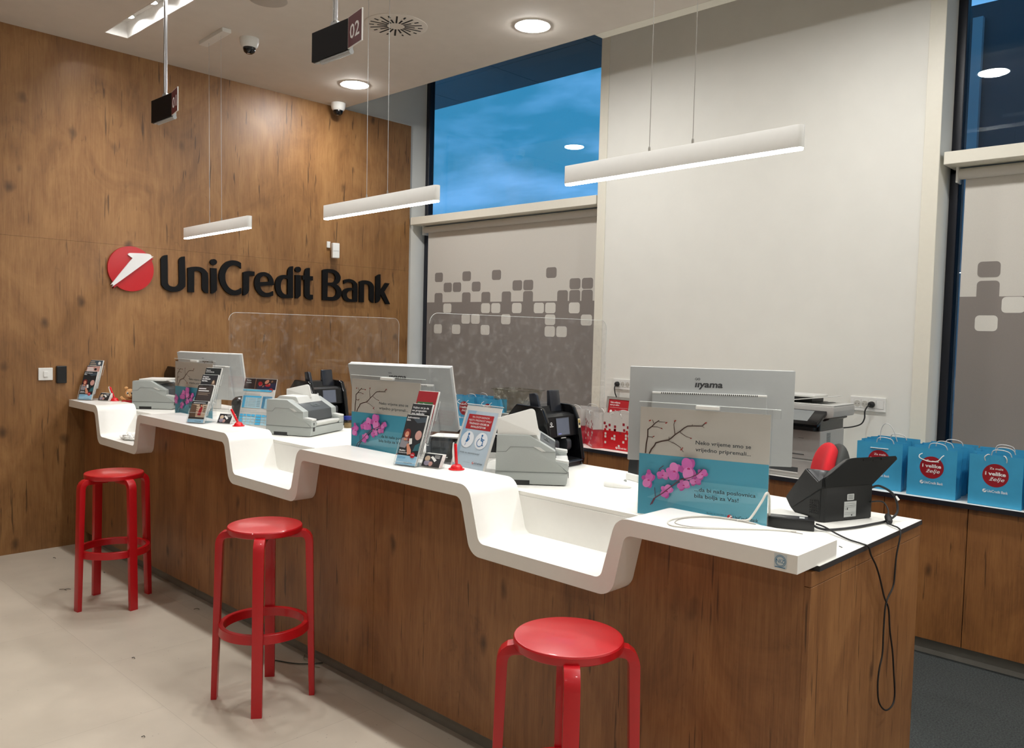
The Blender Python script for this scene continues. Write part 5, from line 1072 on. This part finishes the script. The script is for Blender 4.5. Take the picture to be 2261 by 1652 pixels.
MB().mat(B_RUB).tf(trs(-.935, 2.785, .997, rz=R(-60), ry=R(25))).lathe([(0, -.022), (.008, -.020), (.011, -.012), (.011, .012), (.008, .020), (0, .022)], 0, 0, 14, 'x').build('ferrite', t, smooth=True)
CW = mat('cable_white', (206, 204, 196), .5)
cable('white_cable', [(-1.19, 2.46, .987), (-1.172, 2.42, 1.03), (-1.150, 2.37, 1.085), (-1.132, 2.315, 1.112), (-1.137, 2.294, 1.088), (-1.150, 2.262, 1.046), (-1.158, 2.245, 1.034), (-1.180, 2.225, 1.0335)], .0036, CW, 'thick white cable rising beside the right edge of the nearest poster')
cable('pale_cable', [(-1.095, 2.285, .998), (-1.115, 2.262, 1.02), (-1.150, 2.236, 1.0325), (-1.205, 2.232, 1.0325), (-1.262, 2.215, 1.0325), (-1.300, 2.165, 1.0325), (-1.316, 2.085, 1.0325), (-1.298, 2.035, 1.0325), (-1.264, 2.018, 1.0325), (-1.208, 2.049, 1.0325), (-1.133, 2.121, 1.0325), (-1.061, 2.190, 1.0325), (-.996, 2.228, 1.0325)], .0021, CW, 'loose pale cable in a flat loop on the ledge before the nearest poster')
cable('grey_cord', [(-1.12, 2.228, 1.0317), (-1.20, 2.222, 1.0317), (-1.27, 2.19, 1.0317), (-1.304, 2.12, 1.0317), (-1.285, 2.055, 1.0317), (-1.22, 2.058, 1.0317), (-1.13, 2.135, 1.0317), (-1.045, 2.21, 1.0317), (-.975, 2.222, 1.0317)], .0011, mat('cord_grey', (150, 146, 138), .6), 'thin grey cord lying along the pale cable on the ledge')
t = thing('cable_tag', 'small white tag wrapped on the scanner cable', 'tag', (-.936, 2.859, 1.055)); MB().mat(PAPER).tf(trs(ry=R(-40))).lathe([(.0052, -.008), (.0052, .008), (.004, .008), (.004, -.008)], n=12).build('wrap', t)

# ================================================================== back cabinets: copier
t = thing('office_copier', 'large silver and black copier on the back cabinets, left of the blue bags', 'copier', (-1.853, 4.42, ZT))
CP = mat('copier_silver', (176, 175, 172), .4, noise=.02); CPL = mat('copier_light', (206, 206, 202), .4, noise=.02)
MB().mat(CP).box(-.46, 0, 0, .335, 0, .105, .006).build('paper_tray_unit', t)
b = MB().mat(CP); b.prism(rpoly([(-.45, .108), (-.012, .108, .004), (-.012, .272, .006), (-.45, .272, .006)], 3), .004, .33, 'y', .004); b.build('body', t)
b = MB().mat(B_GLS).box(-.44, -.015, .0, .325, .273, .345, .006); b.build('output_bay', t)
b = MB().mat(CP); b.prism(rpoly([(-.46, .352), (.012, .345, .01), (.060, .356, .01), (.063, .388, .006), (.060, .414, .008), (-.46, .414)], 4), -.01, .285, 'y', .006); b.build('scanner_unit', t, smooth=True)
MB().mat(B_PLA).prism(rpoly([(-.43, .335), (.0, .328, .01), (.045, .348, .01), (-.43, .354)], 3), .02, .275, 'y', .004).build('underside', t)
b = MB().mat(CPL).box(-.46, .058, .0, .28, .4145, .421, .003); b.build('lid', t)
b = MB().mat(CPL); b.box(-.42, -.09, .09, .27, .450, .463, .004); b.build('document_feeder', t)
MB().mat(B_PLA).box(-.40, -.11, .10, .26, .421, .450, .003).build('feeder_base', t)
b = MB().mat(CPL).tf(trs(-.10, .12, .445, ry=R(-8))); b.box(-.16, .11, -.10, .13, .0, .004, .001, 1); b.build('feeder_tray', t)
for k in range(2): MB().mat(G_DK).box(-.10 + k * .045, -.08 + k * .045, .06, .25, .421, .4225).build('lid_slot', t)
b = MB().mat(B_GLS).tf(trs(-.125, -.055, .350, rx=R(28))); b.prism(rpoly([(-.13, -.085, .012), (.15, -.085, .012), (.15, .065, .012), (-.13, .065, .012)], 4), -.008, .012, 'z', .003); p = b.build('control_panel', t, smooth=True)
MB().mat(mat('panel_screen', (118, 122, 122), .25)).tf(trs(-.125, -.055, .350, rx=R(28))).box(-.095, .085, -.055, .050, .0122, .0132).build('touch_screen', p)
MB().mat(B_PLA).box(-.36, -.03, -.045, .0, .275, .335, .008).build('panel_neck', t)
MB().mat(CPL).box(-.19, -.155, -.0462, -.045, .305, .312).build('maker_badge', t)
s = MB().mat(mat('seam_line', (0, 0, 0)))
s.box(-.45, -.012, .0030, .0042, .1055, .1085); s.box(-.36, -.02, .0025, .0042, .268, .270); s.box(-.135, -.105, .002, .0042, .225, .227); s.build('door_seam', t)
MB().mat(G_DK).box(-.17, -.10, .001, .0042, .132, .1365, .0005, 1).build('status_slot', t)
for k in range(14): MB().mat(G_DK).box(-.0122, -.0112, .09, .14, .175 + k * .006, .178 + k * .006).build('side_vent', t)
MB().mat(G_DK).box(-.33, -.13, -.0012, .003, .03, .058, .002).build('tray_handle', t)
MB().mat(CPL).box(-.33, -.13, -.004, .002, .022, .030, .001, 1).build('handle_lip', t)
MB().mat(G_DK).box(-.42, -.375, -.0105, -.009, .380, .393).build('scanner_recess', t)
# sockets ---------------------------------------------------------------------
def socket(x0, x1, z0, z1, cells, label):
    t = thing('wall_socket', label, 'socket', (x0, 5.0, z0)); W_, H_ = x1 - x0, z1 - z0
    MB().mat(W_PLA).box(0, W_, -.012, 0, 0, H_, .004).build('face_plate', t)
    MB().mat(mat('seam_line', (0, 0, 0))).box(.022, .022 + .0435 * len(cells), -.0124, -.011, .018, H_ - .018).build('module_gap', t)
    for i, c in enumerate(cells):
        cx = .0435 * i + .0435
        m_ = MB().mat(W_PLA).box(cx - .0212, cx + .0212, -.0135, -.011, .0188, H_ - .0188, .001, 1).build('module', t)
        if c:
            MB().mat(mat('socket_recess', (190, 188, 180), .5)).lathe([(.019, -.0142), (.019, -.0136), (0, -.0136)], cx, H_ / 2, 24, 'y').build('recess', m_)
            for s in (-1, 1): MB().mat(SLOT_D).lathe([(.0024, -.0148), (0, -.0148)], cx + s * .009, H_ / 2, 10, 'y').build('pin_hole', m_)
    return t
socket(-1.929, -1.722, 1.158, 1.244, (1, 1, 1, 0), 'long white wall socket with black plug, right of the copier')
socket(-3.703, -3.497, 1.168, 1.247, (1, 1, 1, 0), 'long white wall socket with black plug above the red framed sign')
def plug(x, z, pts, label):
    t = thing('power_plug', label, 'plug')
    MB().mat(B_RUB).tf(trs(x, 4.984, z)).lathe([(0, -.028), (.010, -.028), (.018, -.018), (.019, -.002), (0, -.002)], n=20, ax='y').build('plug_body', t, smooth=True)
    MB().mat(B_RUB).tube(pts, .0042, 8).build('lead', t, smooth=True); return t
plug(-1.800, 1.201, [(-1.800, 4.958, 1.198), (-1.812, 4.950, 1.19), (-1.822, 4.940, 1.16), (-1.822, 4.94, 1.12), (-1.838, 4.935, 1.085), (-1.88, 4.92, 1.065), (-1.93, 4.90, 1.055), (-1.99, 4.885, 1.045)], 'black plug with cable running down to the copier')
plug(-3.660, 1.208, [(-3.660, 4.958, 1.205), (-3.662, 4.950, 1.18), (-3.664, 4.96, 1.14), (-3.664, 4.985, 1.09), (-3.664, 4.988, .98), (-3.664, 4.985, .81)], 'black plug with cable dropping behind the red framed sign')
# framed red sign ----------------------------------------------------------------
t = rotthing('framed_sign', 'red notice in a silver frame leaning on the white wall under the socket', 'sign', -3.635, 4.935, ZT + .002, 0, -.0 - .16)
t.rotation_euler = (-.16, 0, 0); Wf, Hf = .225, .312
b = MB().mat(mat('frame_silver', (176, 176, 172), .35, metal=.5))
b.prism([(-Wf / 2, 0), (Wf / 2, 0), (Wf / 2 - .02, .02), (-Wf / 2 + .02, .02)], -.008, .004, 'y'); b.prism([(-Wf / 2, Hf), (Wf / 2, Hf), (Wf / 2 - .02, Hf - .02), (-Wf / 2 + .02, Hf - .02)], -.008, .004, 'y')
b.prism([(-Wf / 2, 0), (-Wf / 2 + .02, .02), (-Wf / 2 + .02, Hf - .02), (-Wf / 2, Hf)], -.008, .004, 'y'); b.prism([(Wf / 2, 0), (Wf / 2 - .02, .02), (Wf / 2 - .02, Hf - .02), (Wf / 2, Hf)], -.008, .004, 'y'); b.build('frame', t)
f = MB().mat(PAPER).box(-Wf / 2 + .01, Wf / 2 - .01, -.003, .002, .01, Hf - .01); f.frame((-Wf / 2, -.0035, 0), (1, 0, 0), (0, 0, 1))
f.rect(RED_P, .018, .018, Wf - .036, Hf - .036); f.text(WHT_I, 'Vaše mišljenje', .034, Hf - .048, size=.016, bold=.02); f.text(WHT_I, 'nam je važno', .034, Hf - .066, size=.016, bold=.02)
f.rect(WHT_I, .034, Hf - .082, Wf - .06, .0012); f.text(WHT_I, 'Zatražite', .082, Hf - .112, size=.016, bold=.02); f.rect(WHT_I, .082, Hf - .132, .09, .004); f.disc(WHT_I, .048, Hf - .112, .012); f.build('notice', t)

# ================================================================== gift bags
BAG_W, BAG_H, BAG_D = .228, .245, .10
ROPE = mat('rope_white', (226, 226, 222), .7)
BLUE_D = mat('bag_blue_print', (28, 124, 176), .5)
RB_W = clear  # keep name free
RBW = mat('bag_white', (206, 200, 194), .45, noise=.03, nscale=10); RBR = mat('bag_red', (190, 12, 26), .4, noise=.03, nscale=12)
DK_RED = mat('bag_dark_red', (150, 22, 40), .45)
def rope(b, pts): b.mat(ROPE).tube(pts, .0024, 7)
def bag(kind, x, y, yaw, label, hs='down', group=None, W_=BAG_W, H_=BAG_H, D_=BAG_D):
    t = thing('gift_bag', label, 'bag', (x, y, ZT), yaw, group); h = W_ / 2
    b = MB(); m1 = BLUE_B if kind == 'blue' else RBW
    b.mat(m1 if kind == 'blue' else RBR); zr = H_ if kind == 'blue' else H_ * .52
    def shell(m_, z0, z1):
        b.mat(m_); e = .0006
        # front, back and the two pleated gussets, folded slightly in at the top
        b.box(-h, h, 0, e, z0, z1); b.box(-h, h, D_ - e, D_, z0, z1)
        for s in (-1, 1):
            k0, k1 = (.0, .0) if z1 < H_ * .6 else (0, .016)
            f0 = .012 if z0 > .1 else .002; f1 = .018
            X_s = s * h
            b.raw([(X_s, 0, z0), (X_s - s * f0, D_ / 2, z0), (X_s, D_, z0), (X_s, D_, z1), (X_s - s * f1, D_ / 2, z1), (X_s, 0, z1)], [[0, 1, 4, 5], [1, 2, 3, 4]])
    if kind == 'blue': shell(BLUE_B, 0, H_)
    else: shell(RBR, 0, zr); shell(RBW, zr, H_)
    b.mat(m1 if kind == 'blue' else RBR); b.box(-h, h, 0, D_, 0, .0008)
    b.frame((0, -.0002, 0), (1, 0, 0), (0, 0, 1))
    if kind == 'blue':
        b.disc(mat('bag_circle_red', (150, 14, 30), .45), .0, .150, .056, .056, 32)
        b.text(WHT_I, 'Za male', .003, .178, size=.0145, width=.058, align='c', bold=.01); b.text(WHT_I, 'i velike', .0, .150, size=.024, width=.088, align='c', bold=.03); b.text(WHT_I, 'želje', .006, .124, size=.027, width=.066, align='c', bold=.005, shear=.35)
        b.lay += 1; logo_text(b, -.052, .067, .108, WHT_I, WHT_I, BLUE_B)
    else:
        rs = [(-.098, .175), (-.084, .152), (-.010, .158), (-.010, .136), (.034, .118), (.066, .140), (.096, .162), (-.056, .165), (.060, .178)]
        for i, p in enumerate(rs): b.poly(DK_RED, rpoly([(p[0] - .009, p[1] - .009, .003), (p[0] + .009, p[1] - .009, .003), (p[0] + .009, p[1] + .009, .003), (p[0] - .009, p[1] + .009, .003)], 3), i == 0)
        for p in (-.092, -.054, -.012, .088): b.rect(RBR, p - .009, zr - .002, .018, .014, False)
        for i, p in enumerate([(-.088, .105), (-.088, .085), (-.088, .045), (-.032, .076), (-.012, .094), (-.012, .074), (.082, .086), (.082, .106), (.104, .105), (.026, .030), (.062, .060)]): b.poly(RBW, rpoly([(p[0] - .008, p[1] - .008, .003), (p[0] + .008, p[1] - .008, .003), (p[0] + .008, p[1] + .008, .003), (p[0] - .008, p[1] + .008, .003)], 3), i == 0)
        b.lay += 1; logo_text(b, .0, .012, .09, WHT_I, WHT_I, RBR)
    b.build('bag_body', t)
    z = H_
    hb = MB()
    if hs == 'down': rope(hb, [(-.045, -.004, z - .028), (-.055, -.016, z - .036), (-.05, -.022, z - .050), (-.01, -.024, z - .062), (.03, -.022, z - .058), (.048, -.012, z - .035), (.055, -.004, z - .028)])
    elif hs == 'flat': rope(hb, [(-.045, -.003, z - .030), (.045, -.003, z - .030)])
    elif hs == 'loop': rope(hb, [(-.045, -.003, z - .028), (-.047, -.012, z - .010), (-.036, -.010, z + .003), (-.030, .004, z + .002)]); rope(hb, [(.045, -.003, z - .028), (.047, -.012, z - .012), (.040, -.010, z + .001), (.030, .004, z + .002)])
    hb.build('handle', t, smooth=True)
    hb = MB()
    if hs == 'high': rope(hb, [(-.045, D_, z - .02), (-.040, D_ - .01, z + .05), (-.015, D_ - .02, z + .085), (.02, D_ - .015, z + .06), (.045, D_, z - .02)])
    else: rope(hb, [(-.045, D_ - .002, z - .02), (-.035, D_ - .012, z + .012), (.0, D_ - .02, z + .020), (.035, D_ - .012, z + .010), (.045, D_ - .002, z - .02)])
    hb.build('handle', t, smooth=True)
    return t
bag('blue', -1.553, 4.440, R(3), 'blue gift bag at the left end of the front row, behind the scanner tray', 'flat')
bag('blue', -1.289, 4.420, R(1), 'blue gift bag in the middle of the front row with drooping handle', 'down')
bag('blue', -1.003, 4.410, R(0), 'blue gift bag at the right of the front row, nearest the right edge', 'loop')
bag('blue', -.745, 4.425, R(2), 'blue gift bag cut off by the right edge of the picture', 'loop')
for i, (x, y, a, hs, lb) in enumerate([(-1.575, 4.56, 4, 'high', 'blue gift bag directly behind the left front one, with a tall handle loop'), (-1.575, 4.68, -3, 'down', 'rear blue gift bag against the wall behind the left end'),
        (-1.305, 4.545, -6, 'down', 'blue gift bag right behind the middle front one'), (-1.280, 4.67, 3, 'down', 'rear blue gift bag by the window behind the middle one'), (-1.02, 4.535, -4, 'down', 'blue gift bag right behind the right front one'), (-1.035, 4.66, 5, 'down', 'rear blue gift bag by the blind behind the right front one'), (-.765, 4.56, -4, 'down', 'blue gift bag behind the one at the picture edge')]):
    bag('blue', x, y, R(a), lb, hs)
for i, (x, y, a, lb) in enumerate([(-4.86, 4.535, 2, 'blue gift bag by the left window beside the middle monitor'), (-4.60, 4.55, -6, 'blue gift bag by the left window, left of the clear tub'), (-5.11, 4.55, 4, 'blue gift bag by the left window hidden behind the middle monitor'), (-4.88, 4.68, -4, 'rear blue gift bag by the left window with a tag on its handle')]):
    bag('blue', x, y, R(a), lb, 'down')
for i, (x, y, a, hs, lb) in enumerate([(-3.272, 4.455, 0, 'loop', 'white and red gift bag nearest the upright monitor, bank name in view'), (-3.515, 4.47, -38, 'loop', 'white and red gift bag turned sideways, second from the upright monitor'), (-3.735, 4.49, -12, 'loop', 'white and red gift bag next to the banknote machine'),
        (-3.29, 4.585, 3, 'down', 'rear white and red gift bag below the red framed sign'), (-3.70, 4.66, 5, 'down', 'rear white and red gift bag beside the window jamb'), (-3.97, 4.50, 4, 'down', 'white and red gift bag behind the banknote machine, at the blind')]):
    bag('red', x, y, R(a), lb, hs)
# clear storage tub
t = thing('storage_tub', 'clear plastic tub on the back cabinets before the grey blind', 'tub', (-4.42, 4.70, ZT))
TUB = clear('tub_plastic', (.80, .80, .74), 1.5, haze=1.6, haze_scale=5, haze_col=(.55, .54, .48))
bm = bmesh.new(); A = [bm.verts.new((sx * .125, sy * .085, .14)) for sx, sy in ((-1, -1), (1, -1), (1, 1), (-1, 1))]; B = [bm.verts.new((sx * .165, sy * .115, .325)) for sx, sy in ((-1, -1), (1, -1), (1, 1), (-1, 1))]
bm.faces.new(A[::-1])
for i in range(4): bm.faces.new((A[i], A[(i + 1) % 4], B[(i + 1) % 4], B[i]))
MB().mat(TUB).bmadd(bm).build('tub_wall', t)
b = MB().mat(TUB); b.box(-.175, .175, -.125, -.115, .32, .328); b.box(-.175, .175, .115, .125, .32, .328); b.box(-.175, -.165, -.115, .115, .32, .328); b.box(.165, .175, -.115, .115, .32, .328); b.build('rim', t)
t = thing('storage_box', 'pale cardboard box under the clear tub', 'box', (-4.40, 4.70, ZT)); MB().mat(mat('cardboard_pale', (176, 168, 156), .8)).box(-.16, .16, -.11, .11, 0, .137, .003).build('box_body', t); MB().mat(PAPER).box(-.17, .165, -.12, .115, .1375, .1395).build('lid_sheet', t)

# ================================================================== office chairs
def chair(x, y, yaw, label):
    t = thing('office_chair', label, 'chair', (x, y, 0), yaw)
    CR = mat('fabric_red', (196, 22, 34), .9, noise=.06, nscale=400, bump=.2); CB = mat('fabric_charcoal', (58, 60, 58), .9, noise=.05)
    # front of the chair faces -y (local)
    bm = bmesh.new(); bmesh.ops.create_uvsphere(bm, u_segments=28, v_segments=18, radius=1)
    for v in bm.verts:
        c = v.co.copy(); sx = math.copysign(abs(c.x) ** .7, c.x); sz = math.copysign(abs(c.z) ** .7, c.z); v.co = Vector((sx * .225, .05 * c.y + .055 * sx * sx * -1 + .05, sz * .265))
    b = MB().mat(CR).tf(trs(0, .20, .835)).bmadd(bm); b.build('backrest', t, smooth=True)
    bm = bmesh.new(); bmesh.ops.create_uvsphere(bm, u_segments=28, v_segments=18, radius=1)
    for v in bm.verts:
        c = v.co.copy(); sx = math.copysign(abs(c.x) ** .7, c.x); sz = math.copysign(abs(c.z) ** .7, c.z); v.co = Vector((sx * .222, .045 * c.y + .055 * sx * sx * -1 + .095, sz * .262))
    MB().mat(CB).tf(trs(0, .20, .835)).bmadd(bm).build('back_shell', t, smooth=True)
    MB().mat(CR).prism(rpoly([(-.23, -.24, .08), (.23, -.24, .08), (.21, .22, .08), (-.21, .22, .08)], 6), .43, .50, 'z', .025).build('seat', t, smooth=True)
    MB().mat(B_PLA).tube([(0, .16, .44), (0, .30, .46), (0, .315, .60), (0, .30, .80)], .02, 10).build('back_stem', t, smooth=True)
    for s in (-1, 1):
        a = MB().mat(B_PLA).tube([(s * .20, .05, .42), (s * .29, .03, .46), (s * .295, .01, .60), (s * .29, .0, .675)], .014, 10).build('armrest_post', t, smooth=True)
        MB().mat(B_RUB).prism(rpoly([(s * .29 - .045, -.16, .03), (s * .29 + .045, -.16, .03), (s * .29 + .035, .12, .03), (s * .29 - .035, .12, .03)], 5), .675, .705, 'z', .01).build('armrest_pad', t, smooth=True)
    MB().mat(B_PLA).lathe([(0, .12), (.028, .12), (.028, .30), (.018, .30), (.018, .43), (0, .43)], n=16).build('gas_column', t, smooth=True)
    for k in range(5):
        a = 2 * PI * k / 5 + .3; l = MB().mat(B_PLA).tf(Matrix.Rotation(a, 4, 'Z')).tube([(.02, 0, .12), (.15, 0, .105), (.28, 0, .07)], .018, 8); lo = l.build('base_leg', t, smooth=True)
        MB().mat(B_RUB).tf(Matrix.Rotation(a, 4, 'Z') @ trs(.29, 0, .028)).lathe([(0, -.02), (.028, -.02), (.028, .02), (0, .02)], n=18, ax='y').build('caster', lo, smooth=True)
    return t
chair(-1.742, 3.625, R(-60), 'office chair with red back and charcoal shell behind the scanner')

# ================================================================== scraps on the floor
random.seed(11)
for i, (x, y, a, l) in enumerate([(-5.17, 1.61, .5, .05), (-5.15, 1.63, 1.0, .035), (-5.90, 1.80, .2, .03), (-4.33, 2.03, .8, .03), (-3.88, 1.52, .3, .02), (-3.30, 1.86, 2.4, .035), (-5.35, 1.92, .1, .02), (-3.1, 1.25, .6, .015)]):
    o = MB().mat(B_RUB if i % 3 else mat('scrap_brown', (84, 66, 50), .8)).tube([(x, y, .003), (x + math.cos(a) * l * .5, y + math.sin(a) * l * .5 + .004, .006), (x + math.cos(a) * l, y + math.sin(a) * l, .003)], .0015, 5, False).build('cable_scrap'); tag(o, 'tiny dark scrap of cable on the beige floor', 'debris', 'tiny scraps on the lobby floor')
cable('floor_cable', [(-3.43, 1.96, .004), (-3.40, 1.99, .004), (-3.31, 2.03, .006), (-3.25, 2.08, .007), (-3.22, 2.135, .006)], .0028, mat('cable_dark_green', (34, 46, 36), .5), 'dark green cable end on the floor by the kickplate behind the middle stool')
cable('bare_wires', [(-3.36, 2.125, .005), (-3.31, 2.09, .01), (-3.27, 2.10, .014), (-3.23, 2.085, .005), (-3.19, 2.10, .004)], .0022, mat('cable_beige', (150, 140, 118), .5), 'short beige wires on the floor by the kickplate behind the middle stool')
for i, (x, y) in enumerate([(-.96, 2.30), (-.945, 2.325), (-.915, 2.345)]):
    o = MB().mat(B_RUB if i != 1 else PAPER).tf(trs(x, y, ZD + .0035, rz=i * 1.3)).lathe([(0, -.008), (.0012, -.007), (.0012, .007), (0, .008)], 0, 0, 6, 'x').build('paper_clip_scrap'); tag(o, 'tiny bit of wire on the worktop beside the end of the ledge', 'debris', 'tiny bits on the worktop end')
